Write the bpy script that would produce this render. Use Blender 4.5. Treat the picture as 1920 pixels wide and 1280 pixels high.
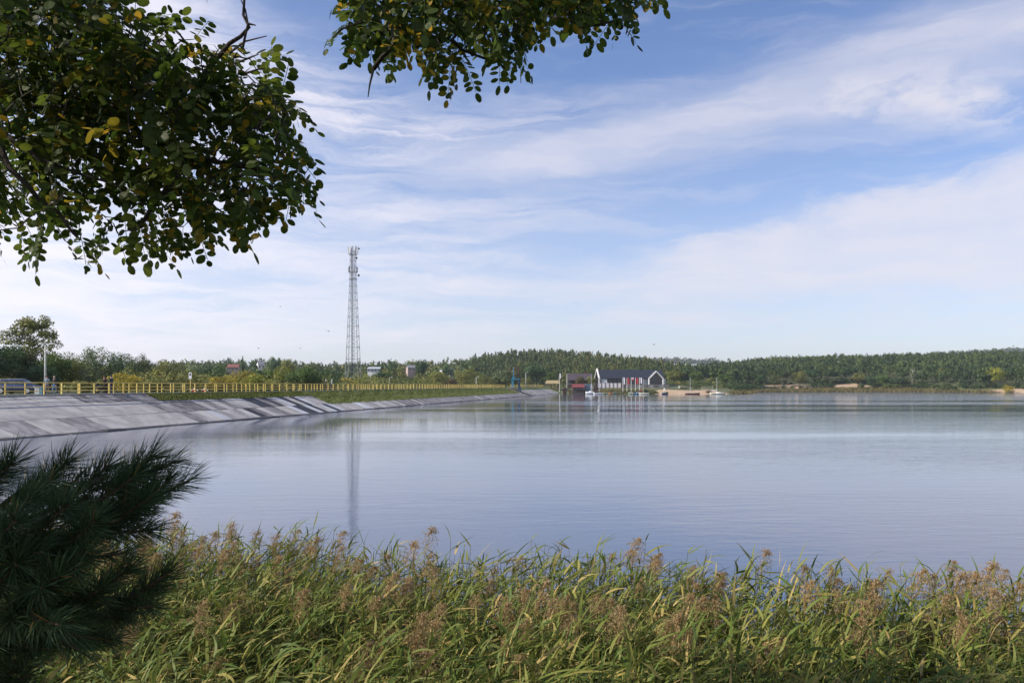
import bpy, bmesh, math, random
import numpy as np
from mathutils import Vector, Matrix, Quaternion

for _o in list(bpy.data.objects):
    bpy.data.objects.remove(_o)
random.seed(7)
RNG = np.random.default_rng(11)
C = bpy.context.scene.collection
SC = bpy.context.scene

# ------------------------------------------------------------------ camera
FPX = 1493.0          # focal length in pixels of the 1920 px wide photograph
EYE = 3.85            # metres above the water
HOR = 722.0           # row of the horizon
cam_d = bpy.data.cameras.new('camera')
cam = bpy.data.objects.new('camera', cam_d)
C.objects.link(cam)
cam.location = (0, 0, EYE)
cam.rotation_euler = (math.pi / 2, 0, 0)
cam_d.sensor_width = 36
cam_d.lens = 36 * FPX / 1920
cam_d.shift_y = (HOR - 640) / 1920
cam_d.clip_start = 0.05
cam_d.clip_end = 20000
SC.camera = cam

# ------------------------------------------------------------------ light
SUN_AZ = math.radians(-104)      # measured from +Y, negative to the left
SUN_EL = math.radians(36)
sunv = Vector((math.sin(SUN_AZ) * math.cos(SUN_EL), math.cos(SUN_AZ) * math.cos(SUN_EL), math.sin(SUN_EL)))
sl = bpy.data.lights.new('sun', 'SUN')
sl.energy = 4.9
sl.angle = math.radians(0.6)
sl.color = (1.0, 0.91, 0.77)
so = bpy.data.objects.new('sun', sl)
C.objects.link(so)
so.rotation_euler = sunv.to_track_quat('Z', 'Y').to_euler()
so.location = (-40, 30, 60)
SC.view_settings.view_transform = 'Standard'
SC.view_settings.look = 'None'
SC.view_settings.gamma = 1
SC.view_settings.use_curve_mapping = False
SC.view_settings.exposure = 0.5
SC.cycles.max_bounces = 6
SC.cycles.transparent_max_bounces = 6
SC.cycles.volume_bounces = 0
SC.cycles.caustics_reflective = False
SC.cycles.caustics_refractive = False
SC.cycles.use_denoising = True


class NT:
    """Small helper to write node trees."""
    def __init__(s, tree):
        s.t = tree
        s.n = tree.nodes
        s.l = tree.links

    def new(s, typ, **kw):
        n = s.n.new(typ)
        for k, v in kw.items():
            setattr(n, k, v)
        return n

    def put(s, sock, v):
        if hasattr(v, 'is_output') or isinstance(v, bpy.types.NodeSocket):
            s.l.new(v, sock)
        elif v is not None:
            sock.default_value = v

    def m(s, op, a, b=None, c=None, clamp=False):
        n = s.new('ShaderNodeMath', operation=op, use_clamp=clamp)
        for i, v in enumerate((a, b, c)):
            if v is not None:
                s.put(n.inputs[i], v)
        return n.outputs[0]

    def ss(s, v, a, b):
        n = s.new('ShaderNodeMapRange', interpolation_type='SMOOTHSTEP')
        s.put(n.inputs[0], v)
        for i, k in ((1, a), (2, b)):
            s.put(n.inputs[i], k)
        n.inputs[3].default_value = 0
        n.inputs[4].default_value = 1
        return n.outputs[0]

    def comb(s, x, y, z):
        n = s.new('ShaderNodeCombineXYZ')
        for i, v in enumerate((x, y, z)):
            s.put(n.inputs[i], v)
        return n.outputs[0]

    def noise(s, vec, scale, detail=4, rough=.55, dist=0., out=0):
        n = s.new('ShaderNodeTexNoise')
        if vec is not None:
            s.l.new(vec, n.inputs['Vector'])
        n.inputs['Scale'].default_value = scale
        n.inputs['Detail'].default_value = detail
        n.inputs['Roughness'].default_value = rough
        n.inputs['Distortion'].default_value = dist
        return n.outputs[out]

    def mapping(s, vec, scale=(1, 1, 1), rot=(0, 0, 0), loc=(0, 0, 0)):
        n = s.new('ShaderNodeMapping')
        s.l.new(vec, n.inputs[0])
        n.inputs['Location'].default_value = loc
        n.inputs['Rotation'].default_value = rot
        n.inputs['Scale'].default_value = scale
        return n.outputs[0]

    def mix(s, f, a, b):
        n = s.new('ShaderNodeMix', data_type='RGBA')
        s.put(n.inputs[0], f)
        for i, v in ((6, a), (7, b)):
            if isinstance(v, (tuple, list)) and len(v) == 3:
                v = (*v, 1)
            s.put(n.inputs[i], v)
        return n.outputs[2]


# ------------------------------------------------------------------ sky with thin clouds
world = bpy.data.worlds.new('World')
SC.world = world
world.use_nodes = True
T = NT(world.node_tree)
T.n.clear()
bg = T.new('ShaderNodeBackground')
bg.inputs[1].default_value = 0.1
out = T.new('ShaderNodeOutputWorld')
T.l.new(bg.outputs[0], out.inputs[0])
sky = T.new('ShaderNodeTexSky', sky_type='NISHITA')
sky.sun_disc = False
sky.sun_elevation = SUN_EL
sky.sun_rotation = SUN_AZ
sky.altitude = 200
sky.air_density = 1.0
sky.dust_density = .6
sky.ozone_density = 2.2
tc = T.new('ShaderNodeTexCoord')
sep = T.new('ShaderNodeSeparateXYZ')
T.l.new(tc.outputs['Generated'], sep.inputs[0])
dx, dy, dz = sep.outputs
az0 = T.m('ARCTAN2', dx, dy)
hyp = T.m('SQRT', T.m('ADD', T.m('MULTIPLY', dx, dx), T.m('MULTIPLY', dy, dy)))
el0 = T.m('ARCTAN2', dz, hyp)
dirv = tc.outputs['Generated']
# wispy distortion of the direction
wn = T.noise(T.mapping(dirv, (3, 3, 9)), 2.2, 5, .6, out=1)
sw = T.new('ShaderNodeSeparateColor')
T.l.new(wn, sw.inputs[0])
az = T.m('ADD', az0, T.m('MULTIPLY', T.m('SUBTRACT', sw.outputs[0], .5), .10))
el = T.m('ADD', el0, T.m('MULTIPLY', T.m('SUBTRACT', sw.outputs[1], .5), .055))
ang = T.comb(az, el, 0.0)
streak = T.noise(T.mapping(ang, (3.2, 26, 1), (0, 0, -.17)), 1.6, 7, .6, .3)
streak2 = T.noise(T.mapping(ang, (4, 34, 1), (0, 0, .12), (3.1, 1.7, 0)), 1.3, 7, .62, .4)
fine = T.noise(T.mapping(ang, (1, 2.0, 1), (0, 0, -.15)), 13, 7, .62, .3)


def blob(a, e, rot, su, sv, amp=1.0, soft=1.0):
    ca, sa = math.cos(rot), math.sin(rot)
    da = T.m('SUBTRACT', az, a)
    de = T.m('SUBTRACT', el, e)
    u = T.m('DIVIDE', T.m('ADD', T.m('MULTIPLY', da, ca), T.m('MULTIPLY', de, sa)), su)
    v = T.m('DIVIDE', T.m('SUBTRACT', T.m('MULTIPLY', de, ca), T.m('MULTIPLY', da, sa)), sv)
    r2 = T.m('ADD', T.m('MULTIPLY', u, u), T.m('MULTIPLY', v, v))
    return T.m('MULTIPLY', T.m('POWER', 2.718, T.m('MULTIPLY', r2, -soft)), amp)


def addall(*xs):
    r = xs[0]
    for x in xs[1:]:
        r = T.m('ADD', r, x)
    return r


# the broad sheet of cloud on the right
edge = T.m('ADD', T.m('MULTIPLY', az, .185), .142)
edge = T.m('ADD', edge, T.m('MULTIPLY', T.m('SUBTRACT', fine, .5), .055))
top = T.ss(T.m('SUBTRACT', edge, el), -.004, .03)
low = T.ss(T.m('ADD', el, T.m('MULTIPLY', T.m('SUBTRACT', streak, .5), .1)), .05, .15)
lft = T.ss(T.m('ADD', az, T.m('MULTIPLY', T.m('SUBTRACT', streak2, .5), .35)), -.02, .24)
sheet = T.m('MULTIPLY', T.m('MULTIPLY', top, low), lft)
sheet = T.m('MULTIPLY', sheet, T.m('ADD', T.m('MULTIPLY', fine, .95), T.m('SUBTRACT', T.m('MULTIPLY', streak, .75), .08)))
# the long band rising to the right
bc = T.m('SUBTRACT', el, T.m('ADD', T.m('MULTIPLY', az, .165), .268))
bw = T.m('ADD', T.m('MULTIPLY', T.m('MAXIMUM', T.m('ADD', az, .12), 0.0), .058), .013)
bq = T.m('DIVIDE', bc, bw)
band = T.m('POWER', 2.718, T.m('MULTIPLY', T.m('MULTIPLY', bq, bq), -1.0))
band = T.m('MULTIPLY', band, T.ss(az, -.16, .06))
band = T.m('MULTIPLY', band, T.m('ADD', .12, T.m('MULTIPLY', streak, .95)))
# other wisps
wis = addall(blob(-.24, .335, -.22, .17, .035, .95), blob(-.19, .302, -.05, .10, .014, .6), blob(-.45, .435, -.45, .12, .06, 1.3),
             blob(-.09, .213, .05, .10, .012, .65), blob(-.08, .128, 0, .09, .010, .7), blob(-.05, .149, .02, .11, .007, .45),
             blob(-.03, .068, 0, .04, .007, .6), blob(-.13, .060, .3, .018, .008, .5), blob(.02, .325, .16, .2, .018, .42),
             blob(-.50, .20, 0, .30, .13, .9), blob(-.75, .06, 0, .55, .12, 1.2), blob(-.02, .19, .15, .16, .02, .35))
wis = T.m('MULTIPLY', wis, T.m('ADD', .15, T.m('MULTIPLY', T.ss(streak2, .3, .7), .9)))
puf = T.m('MULTIPLY', addall(blob(.43, .315, -.05, .06, .018, 1.0), blob(.51, .300, -.2, .05, .022, .95), blob(.57, .283, -.1, .05, .016, .7)),
          T.ss(fine, .36, .66))
veil = T.m('ADD', T.m('MULTIPLY', T.ss(streak, .45, .9), .25), T.m('MULTIPLY', T.m('MULTIPLY', T.ss(streak2, .42, .8), T.ss(el0, .38, .2)), .2))
veil2 = T.m('MULTIPLY', T.ss(el, .34, .0), .36)
dens = addall(T.m('MULTIPLY', sheet, 1.25), T.m('MULTIPLY', band, 1.1), T.m('MULTIPLY', wis, 1.2), T.m('MULTIPLY', puf, 1.2), veil, veil2)
dens = T.m('SUBTRACT', 1.0, T.m('POWER', 2.718, T.m('MULTIPLY', dens, -1.15)))
dens = T.m('MULTIPLY', dens, T.ss(el0, -.05, .01), clamp=True)
skyc = T.new('ShaderNodeMix', data_type='RGBA', blend_type='MULTIPLY')
skyc.inputs[0].default_value = 1
T.l.new(sky.outputs[0], skyc.inputs[6])
skyc.inputs[7].default_value = (.95, .985, 1.18, 1)
# cloud brightness follows the sun side a little, as thin cloud does
cb = T.m('ADD', 6.0, T.m('MULTIPLY', T.ss(az0, .3, -.7), 1.5))
cloudc = T.new('ShaderNodeVectorMath', operation='SCALE')
cloudc.inputs[0].default_value = (1.01, .975, 1.05)
T.l.new(cb, cloudc.inputs['Scale'])
T.l.new(T.mix(dens, skyc.outputs[2], cloudc.outputs[0]), bg.inputs[0])


# ------------------------------------------------------------------ materials
MATS = {}


def pmat(name, c1, c2=None, rough=.7, scale=3., detail=5, bump=0., bscale=None, metal=0., coord='Object', stretch=(1, 1, 1), spec=.4, lo=.35, hi=.65, rnd=0.):
    """Principled surface whose colour wanders between c1 and c2."""
    if name in MATS:
        return MATS[name]
    m = bpy.data.materials.new(name)
    m.use_nodes = True
    t = NT(m.node_tree)
    b = t.n['Principled BSDF']
    b.inputs['Roughness'].default_value = rough
    b.inputs['Metallic'].default_value = metal
    b.inputs['Specular IOR Level'].default_value = spec
    co = t.new('ShaderNodeTexCoord').outputs[coord]
    v = t.mapping(co, stretch)
    if rnd:
        oi = t.new('ShaderNodeObjectInfo')
        va = t.new('ShaderNodeVectorMath', operation='ADD')
        t.l.new(v, va.inputs[0])
        t.l.new(t.m('MULTIPLY', oi.outputs['Random'], 80.), va.inputs[1])
        v = va.outputs[0]
    col = c1
    if c2 is not None:
        col = t.mix(t.ss(t.noise(v, scale, detail, .62), lo, hi), c1, c2)
    else:
        col = t.mix(t.ss(t.noise(v, scale, detail, .62), lo, hi), tuple(x * .82 for x in c1), tuple(min(1, x * 1.1) for x in c1))
    if rnd:
        hs = t.new('ShaderNodeHueSaturation')
        t.l.new(col, hs.inputs['Color'])
        t.l.new(t.m('ADD', 1 - rnd / 2, t.m('MULTIPLY', oi.outputs['Random'], rnd)), hs.inputs['Value'])
        col = hs.outputs[0]
    t.put(b.inputs['Base Color'], col)
    if bump:
        bn = t.new('ShaderNodeBump')
        bn.inputs['Strength'].default_value = bump
        bn.inputs['Distance'].default_value = .02
        t.l.new(t.noise(v, bscale or scale * 4, 5, .6), bn.inputs['Height'])
        t.l.new(bn.outputs[0], b.inputs['Normal'])
    MATS[name] = m
    return m


def fmat(name, stops, transl=.25, rough=.6, spec=.25, rnd=.35):
    """Foliage: colour picked by the per-leaf 'tone' attribute, light shining partly through."""
    if name in MATS:
        return MATS[name]
    m = bpy.data.materials.new(name)
    m.use_nodes = True
    t = NT(m.node_tree)
    b = t.n['Principled BSDF']
    at = t.new('ShaderNodeAttribute', attribute_name='tone')
    cr = t.new('ShaderNodeValToRGB')
    e = cr.color_ramp.elements
    while len(e) < len(stops):
        e.new(.5)
    for i, (p, c) in enumerate(stops):
        e[i].position = p
        e[i].color = (*c, 1)
    t.l.new(at.outputs['Fac'], cr.inputs[0])
    oi = t.new('ShaderNodeObjectInfo')
    hs = t.new('ShaderNodeHueSaturation')
    t.l.new(cr.outputs[0], hs.inputs['Color'])
    t.l.new(t.m('ADD', 1 - rnd / 2, t.m('MULTIPLY', oi.outputs['Random'], rnd)), hs.inputs['Value'])
    t.l.new(hs.outputs[0], b.inputs['Base Color'])
    b.inputs['Roughness'].default_value = rough
    b.inputs['Specular IOR Level'].default_value = spec
    tr = t.new('ShaderNodeBsdfTranslucent')
    t.l.new(hs.outputs[0], tr.inputs[0])
    mx = t.new('ShaderNodeMixShader')
    mx.inputs[0].default_value = transl
    t.l.new(b.outputs[0], mx.inputs[1])
    t.l.new(tr.outputs[0], mx.inputs[2])
    t.l.new(mx.outputs[0], t.n['Material Output'].inputs[0])
    MATS[name] = m
    return m


# ------------------------------------------------------------------ object helpers
def tag(o, label=None, cat=None, group=None, kind=None):
    for k, v in (('label', label), ('category', cat), ('group', group), ('kind', kind)):
        if v:
            o[k] = v
    return o


def link(name, data, parent=None):
    o = bpy.data.objects.new(name, data)
    C.objects.link(o)
    if parent is not None:
        o.parent = parent
    return o


def empty(name, loc=(0, 0, 0), rz=0., label=None, cat=None, group=None):
    o = link(name, None)
    o.location = loc
    o.rotation_euler = (0, 0, rz)
    o.empty_display_size = .2
    return tag(o, label, cat, group)


def copy_tree(o, parent=None):
    c = o.copy()
    C.objects.link(c)
    c.parent = parent
    for ch in o.children:
        copy_tree(ch, c)
    return c


def np_mesh(name, V, F, mat=None, tone=None, smooth=False):
    """V (n,3), F (m,3) or (m,4); tone per vertex."""
    me = bpy.data.meshes.new(name)
    V = np.ascontiguousarray(V, dtype=np.float32)
    F = np.ascontiguousarray(F, dtype=np.int32)
    k = F.shape[1]
    me.vertices.add(len(V))
    me.vertices.foreach_set('co', V.ravel())
    me.loops.add(F.size)
    me.loops.foreach_set('vertex_index', F.ravel())
    me.polygons.add(len(F))
    me.polygons.foreach_set('loop_start', np.arange(0, F.size, k, dtype=np.int32))
    me.polygons.foreach_set('loop_total', np.full(len(F), k, dtype=np.int32))
    if smooth:
        me.polygons.foreach_set('use_smooth', np.ones(len(F), dtype=bool))
    if tone is not None:
        a = me.attributes.new('tone', 'FLOAT', 'POINT')
        a.data.foreach_set('value', np.ascontiguousarray(tone, dtype=np.float32))
    me.update(calc_edges=True)
    if mat:
        me.materials.append(mat)
    return me


class MB:
    """Collects boxes, bars, tubes and prisms into one mesh."""
    def __init__(s):
        s.v, s.f, s.mi = [], [], []
        s.cur = 0

    def add(s, vs, fs):
        b = len(s.v)
        s.v += [tuple(v) for v in vs]
        s.f += [tuple(b + i for i in f) for f in fs]
        s.mi += [s.cur] * len(fs)
        return s

    def box(s, c, d, rz=0., rot=None):
        x, y, z = d[0] / 2, d[1] / 2, d[2] / 2
        M = rot if rot is not None else Matrix.Rotation(rz, 3, 'Z')
        vs = [Vector(c) + M @ Vector((i * x, j * y, k * z)) for i in (-1, 1) for j in (-1, 1) for k in (-1, 1)]
        return s.add(vs, [(0, 1, 3, 2), (4, 6, 7, 5), (0, 4, 5, 1), (2, 3, 7, 6), (0, 2, 6, 4), (1, 5, 7, 3)])

    def tube(s, pts, rad, n=8, cap=True):
        pts = [Vector(p) for p in pts]
        if not hasattr(rad, '__len__'):
            rad = [rad] * len(pts)
        ring = []
        ref = None
        for i, p in enumerate(pts):
            d = (pts[min(i + 1, len(pts) - 1)] - pts[max(i - 1, 0)]).normalized()
            if ref is None:
                ref = d.orthogonal().normalized()
            ref = (ref - d * ref.dot(d)).normalized()
            q = d.cross(ref)
            ring.append([p + (ref * math.cos(2 * math.pi * j / n) + q * math.sin(2 * math.pi * j / n)) * rad[i] for j in range(n)])
        vs = [v for r in ring for v in r]
        fs = [(i * n + j, i * n + (j + 1) % n, (i + 1) * n + (j + 1) % n, (i + 1) * n + j) for i in range(len(pts) - 1) for j in range(n)]
        if cap:
            fs += [tuple(range(n - 1, -1, -1)), tuple((len(pts) - 1) * n + j for j in range(n))]
        return s.add(vs, fs)

    def ell(s, c, r, nu=10, nv=6, M=None):
        M = M or Matrix.Identity(3)
        vs, fs = [], []
        for i in range(nv + 1):
            th = math.pi * i / nv
            for j in range(nu):
                ph = 2 * math.pi * j / nu
                vs.append(Vector(c) + M @ Vector((r[0] * math.sin(th) * math.cos(ph), r[1] * math.sin(th) * math.sin(ph), r[2] * math.cos(th))))
        for i in range(nv):
            for j in range(nu):
                fs.append((i * nu + j, (i + 1) * nu + j, (i + 1) * nu + (j + 1) % nu, i * nu + (j + 1) % nu))
        return s.add(vs, fs)

    def prism(s, poly, axis, a, b):
        """polygon in the two other axes pulled from a to b along axis (0,1,2)."""
        def mk(p, t):
            q = list(p)
            q.insert(axis, t)
            return tuple(q)
        n = len(poly)
        vs = [mk(p, a) for p in poly] + [mk(p, b) for p in poly]
        fs = [tuple(range(n - 1, -1, -1)), tuple(range(n, 2 * n))] + [(i, (i + 1) % n, n + (i + 1) % n, n + i) for i in range(n)]
        return s.add(vs, fs)

    def mesh(s, name, *mats, smooth=False, bevel=0.):
        me = bpy.data.meshes.new(name)
        me.from_pydata(s.v, [], s.f)
        bm = bmesh.new()
        bm.from_mesh(me)
        bmesh.ops.remove_doubles(bm, verts=bm.verts, dist=1e-5)
        bmesh.ops.recalc_face_normals(bm, faces=bm.faces)
        if bevel:
            bmesh.ops.bevel(bm, geom=[e for e in bm.edges if e.is_manifold and e.calc_face_angle(0) > .5], offset=bevel, segments=1, affect='EDGES', profile=.5)
        bm.to_mesh(me)
        bm.free()
        for m in mats:
            me.materials.append(m)
        if len(mats) > 1 and len(me.polygons) == len(s.mi):
            me.polygons.foreach_set('material_index', s.mi)
        if smooth:
            me.polygons.foreach_set('use_smooth', [True] * len(me.polygons))
        return me

    def build(s, name, mat, parent=None, smooth=False, bevel=0.):
        mats = mat if isinstance(mat, (list, tuple)) else [mat]
        return link(name, s.mesh(name, *mats, smooth=smooth, bevel=bevel), parent)


def at(x, y, Y):
    """The point at depth Y seen at pixel (x, y) of the photograph."""
    return Vector(((x - 960) / FPX * Y, Y, EYE + (HOR - y) / FPX * Y))


def sstep(v, a, b):
    t = np.clip((np.asarray(v, float) - a) / (b - a), 0, 1)
    return t * t * (3 - 2 * t)


def vnoise(x, y, seed=0):
    """cheap smooth noise from a few sines."""
    r = np.random.default_rng(seed)
    z = 0
    for k in range(5):
        a, b, p, q = r.normal(size=4)
        z = z + np.sin(x * a + y * b + p * 9) * np.cos(y * q - x * b * .7 + k)
    return z / 3.0


# ------------------------------------------------------------------ lie of the land
UX, UY = .1805, .9836            # along the dam
NX, NY = .9836, -.1805           # from the crest towards the water
DX0 = -54.7                      # the dam's front railing crosses Y = 0 here
CREST, RUN = 3.03, 8.0


def dam(s, d, z):
    return Vector((DX0 + UX * s + NX * d, UY * s + NY * d, z))


def dam_sd(X, Y):
    X = np.asarray(X, float) - DX0
    return X * UX + Y * UY, X * NX + Y * NY


FX = [-200, 22, 30, 38, 46, 60, 103, 115, 135, 170, 220, 240, 256, 275, 330, 900]
FY = [380, 378, 378, 376, 351, 345, 350, 380, 450, 468, 478, 470, 420, 396, 386, 380]
SKX = np.array([-900, -200, 0, 250, 400, 530, 620, 700, 830, 900, 960, 1040, 1100, 1200, 1250, 1290, 1320, 1400, 1500, 1600, 1700, 1800, 1920, 2200, 2600, 3600])
SKY_ = np.array([700, 690, 690, 688, 679, 678, 685, 682, 680, 672, 665, 660, 666, 680, 687, 694, 687, 678, 673, 670, 667, 665, 664, 660, 664, 690])
RX = (SKX - 960) * 650 / FPX
RZ = EYE + (HOR - SKY_) * 650 / FPX - 9.0
FRX = (np.array([-2000, 400, 1000, 1120, 1230, 1330, 1600, 1850, 2300, 4000]) - 960) * 2500 / FPX
FRZ = np.array([30, 40, 48, 62, 66, 58, 60, 92, 90, 40])


def ground_z(X, Y):
    X = np.asarray(X, float)
    Y = np.asarray(Y, float)
    near = np.clip(2.2 - .27 * Y - .05 * np.clip(X, -9, 9) + .05 * vnoise(X, Y, 3), -1.5, 2.4)
    s, d = dam_sd(X, Y)
    flat = 2.94 + (1.0 - 2.94) * sstep(Y, 105, 160)
    left = -1.5 + (flat + 1.5) * sstep(-d, 3.5, 8)
    t = Y - np.interp(X, FX, FY)
    t = t + 2.0 * vnoise(X * .12, Y * .1, 5) * sstep(X, 30, 60)
    far = np.clip(np.where(t < 0, .12 * t, .085 * t), -1.5, 4.0)
    far = np.minimum(far, .9 + 3.1 * sstep(X, 8, 52) + 4 * sstep(Y, 420, 520))
    R = np.interp(X, RX, RZ)
    h = np.maximum(R - 3, 0) * sstep(Y, 440, 650) * (1 - .5 * sstep(Y, 660, 1100))
    fr = np.interp(X, FRX, FRZ) * sstep(Y, 1500, 2500) * (1 + .05 * vnoise(X * .004, Y * .002, 8))
    z = np.maximum(np.maximum(near, left), far) + np.where(far > .5, 1, sstep(far, 0, .5)) * np.maximum(h, fr)
    return z


def gz(x, y):
    return float(ground_z(x, y))


def axis_pts(*segs):
    o = []
    for a, b, n in segs:
        o += list(np.linspace(a, b, n, endpoint=False))
    return np.array(o + [segs[-1][1]])


gx = axis_pts((-6000, -800, 14), (-800, -90, 30), (-90, -12, 26), (-12, 12, 24), (12, 380, 100), (380, 800, 24), (800, 6000, 16))
gy = axis_pts((-400, -4, 8), (-4, 14, 26), (14, 60, 20), (60, 330, 40), (330, 500, 80), (500, 760, 60), (760, 2700, 40), (2700, 7000, 10))
GX, GY = np.meshgrid(gx, gy)
GZ = ground_z(GX, GY)
nx_, ny_ = len(gx), len(gy)
idx = np.arange(nx_ * ny_).reshape(ny_, nx_)
GF = np.stack([idx[:-1, :-1], idx[:-1, 1:], idx[1:, 1:], idx[1:, :-1]], -1).reshape(-1, 4)
m_ground = pmat('rough grass and soil', (.055, .075, .028), (.11, .115, .05), .95, .35, 8, coord='Object')
ground = link('ground', np_mesh('ground', np.stack([GX, GY, GZ], -1).reshape(-1, 3), GF, m_ground, smooth=True))
tag(ground, kind='structure')

# lake: one sheet of water
m_water = bpy.data.materials.new('lake water')
m_water.use_nodes = True
t = NT(m_water.node_tree)
b = t.n['Principled BSDF']
b.inputs['Base Color'].default_value = (.082, .106, .165, 1)
b.inputs['Roughness'].default_value = .04
b.inputs['IOR'].default_value = 1.333
b.inputs['Specular IOR Level'].default_value = .5
co = t.new('ShaderNodeTexCoord').outputs['Object']
wind = t.ss(t.noise(t.mapping(co, (.006, .035, 1), (0, 0, .03)), 1.0, 4, .6), .42, .62)
sx_ = t.new('ShaderNodeSeparateXYZ')
t.l.new(co, sx_.inputs[0])
wob_ = t.m('MULTIPLY', t.m('SUBTRACT', t.noise(t.mapping(co, (.008, .03, 1)), 1.0, 3, .6), .5), 40.)
Yw = t.m('ADD', sx_.outputs[1], wob_)
# ruffled water: open lake beyond the lee of the boathouse, and one cat's-paw across the middle
far_r = t.m('MULTIPLY', t.ss(Yw, 196., 215.), t.ss(t.m('SUBTRACT', sx_.outputs[0], t.m('MULTIPLY', t.m('SUBTRACT', sx_.outputs[1], 200.), .33)), 30., 62.))
paw = t.m('MULTIPLY', t.m('MULTIPLY', t.ss(Yw, 152., 160.), t.ss(Yw, 190., 182.)), t.ss(sx_.outputs[0], -2., 22.))
ruf = t.m('MAXIMUM', far_r, paw)
w1 = t.noise(t.mapping(co, (.55, 1.7, 1), (0, 0, .10)), 1.0, 3, .5, .4)
w2 = t.noise(t.mapping(co, (2.2, 5.5, 1), (0, 0, -.14)), 1.0, 4, .55, .5)
w3 = t.noise(t.mapping(co, (.12, .32, 1), (0, 0, .2)), 1.0, 3, .5)
hgt = t.m('ADD', t.m('MULTIPLY', w1, .06), t.m('ADD', t.m('MULTIPLY', w2, .028), t.m('MULTIPLY', w3, .08)))
bn = t.new('ShaderNodeBump')
bn.inputs['Distance'].default_value = 1.0
t.l.new(t.m('ADD', t.m('ADD', .055, t.m('MULTIPLY', wind, .24)), t.m('MULTIPLY', ruf, .75)), bn.inputs['Strength'])
t.l.new(hgt, bn.inputs['Height'])
t.l.new(bn.outputs[0], b.inputs['Normal'])
wm = MB().add([(-80, 2, 0), (900, 2, 0), (900, 520, 0), (-80, 520, 0)], [(0, 1, 2, 3)])
water = wm.build('lake_water', m_water)
tag(water, kind='structure')

# ------------------------------------------------------------------ the dam
m_con = [
    pmat('pale concrete', (.30, .285, .28), (.45, .435, .42), .85, .9, 9, .5, 6, stretch=(.7, .6, 1), rnd=.16),
    pmat('grey concrete', (.18, .172, .178), (.34, .33, .335), .87, 1.2, 9, .5, 6, stretch=(.9, .55, 1), rnd=.42),
    pmat('stained concrete', (.07, .066, .072), (.23, .22, .225), .88, 1.5, 9, .5, 6, stretch=(1.1, .45, 1), rnd=.42),
    pmat('bitumen coated concrete', (.016, .018, .026), (.075, .075, .085), .7, 1.4, 7, .5, 6, stretch=(2.0, .3, 1), lo=.42, hi=.8, rnd=.2),
    pmat('freshly patched concrete', (.36, .375, .42), (.55, .57, .61), .8, 1.0, 6, .4, 6, stretch=(1.5, .3, 1), rnd=.15)]
m_wet = pmat('wet dark footing', (.018, .017, .016), (.06, .055, .05), .55, 1.2, 6, .8, 6)
m_grass = pmat('mown bank grass', (.075, .115, .018), (.15, .175, .034), .95, .55, 8, .6, 7)
m_kerb = pmat('kerb concrete', (.28, .27, .25), (.42, .40, .36), .9, 2)
m_asph = pmat('crest path asphalt', (.10, .10, .10), (.16, .155, .15), .9, 1.5)
dam_root = empty('dam', dam(66, 0, 0), 0, 'long concrete-slabbed dam with a grassy upper bank along the left shore', 'dam')
DR = Vector(dam_root.location)
ROT = Matrix(((UX, NX, 0), (UY, NY, 0), (0, 0, 1)))   # local x along the crest, y towards the water
SLOPE = math.atan2(CREST, RUN)


def zs(d):
    return CREST * (1 - d / RUN)


mb = MB()
for s0, s1 in ((-10, 291), (297, 402)):
    prof = [(-17, .2), (-7.2, 2.90), (.28, 2.90), (8.9, zs(8.9) - .16), (8.9, -1.6), (-17, -1.6)]
    mb.add([dam(s, d, z) - DR for s in (s0, s1) for d, z in prof],
           [tuple(range(5, -1, -1)), tuple(range(6, 12))] + [(i, (i + 1) % 6, 6 + (i + 1) % 6, 6 + i) for i in range(6)])
mb.build('earth_core', m_grass, dam_root)
mb = MB()
for s0, s1 in ((-10, 291), (297, 402)):
    mb.add([dam(s, d, z) - DR for s in (s0, s1) for d, z in ((-3.6, 2.905), (-3.6, 2.985), (-.05, 2.985), (-.05, 2.905))],
           [(0, 1, 2, 3), (4, 7, 6, 5), (0, 4, 5, 1), (1, 5, 6, 2), (2, 6, 7, 3), (3, 7, 4, 0)])
mb.build('crest_path', m_asph, dam_root)


def slab(s0, s1, d0, d1, mat):
    """one concrete slab lying on the slope between s0..s1 and d0..d1."""
    th, g = .16, .022
    ln, wd = (d1 - d0) / math.cos(SLOPE), (s1 - s0)
    me = MB().box((0, 0, 0), (wd - 2 * g, ln - 2 * g, th)).mesh('slab', mat)
    o = link('slab', me, dam_root)
    p = dam((s0 + s1) / 2, (d0 + d1) / 2, zs((d0 + d1) / 2) - th / 2 + random.uniform(-.012, .018)) - DR
    M = ROT @ Matrix.Rotation(-SLOPE + random.uniform(-.003, .003), 3, 'X')
    o.matrix_parent_inverse = Matrix.Identity(4)
    o.matrix_local = Matrix.Translation(p) @ M.to_4x4()
    return o


def pick(w):
    return m_con[random.choices(range(5), w)[0]]


rs = random.Random(4)
# upper row, up to where the grass begins
s = 56.0
while s < 85.7:
    w = 3.35 if s < 70 else 1.98
    slab(s, min(s + w, 86), .3, 2.02, pick((9, 1, 0, 0, 0)) if s < 74 else m_con[(2, 1, 2, 2, 1, 2)[int(s) % 6]])
    s += w
# middle row
s = 56.0
i = 0
while s < 122.5:
    w = 3.35 if s < 80 else 1.62
    if s < 80:
        m = pick((9, 2, 0, 0, 0))
    elif s < 93:
        m = m_con[(2, 2, 1, 2, 2, 2, 1)[i % 7]]
    elif s < 100:
        m = m_con[(0, 2, 1, 0, 3)[i % 5]]
    elif s < 110:
        m = m_con[(3, 3, 2, 3, 1)[i % 5]]
    elif s < 117:
        m = m_con[(3, 4, 3, 0)[i % 4]]
    else:
        m = m_con[(0, 0, 1)[i % 3]]
    slab(s, min(s + w, 123), 2.07, 5.05, m)
    s += w
    i += 1
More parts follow.
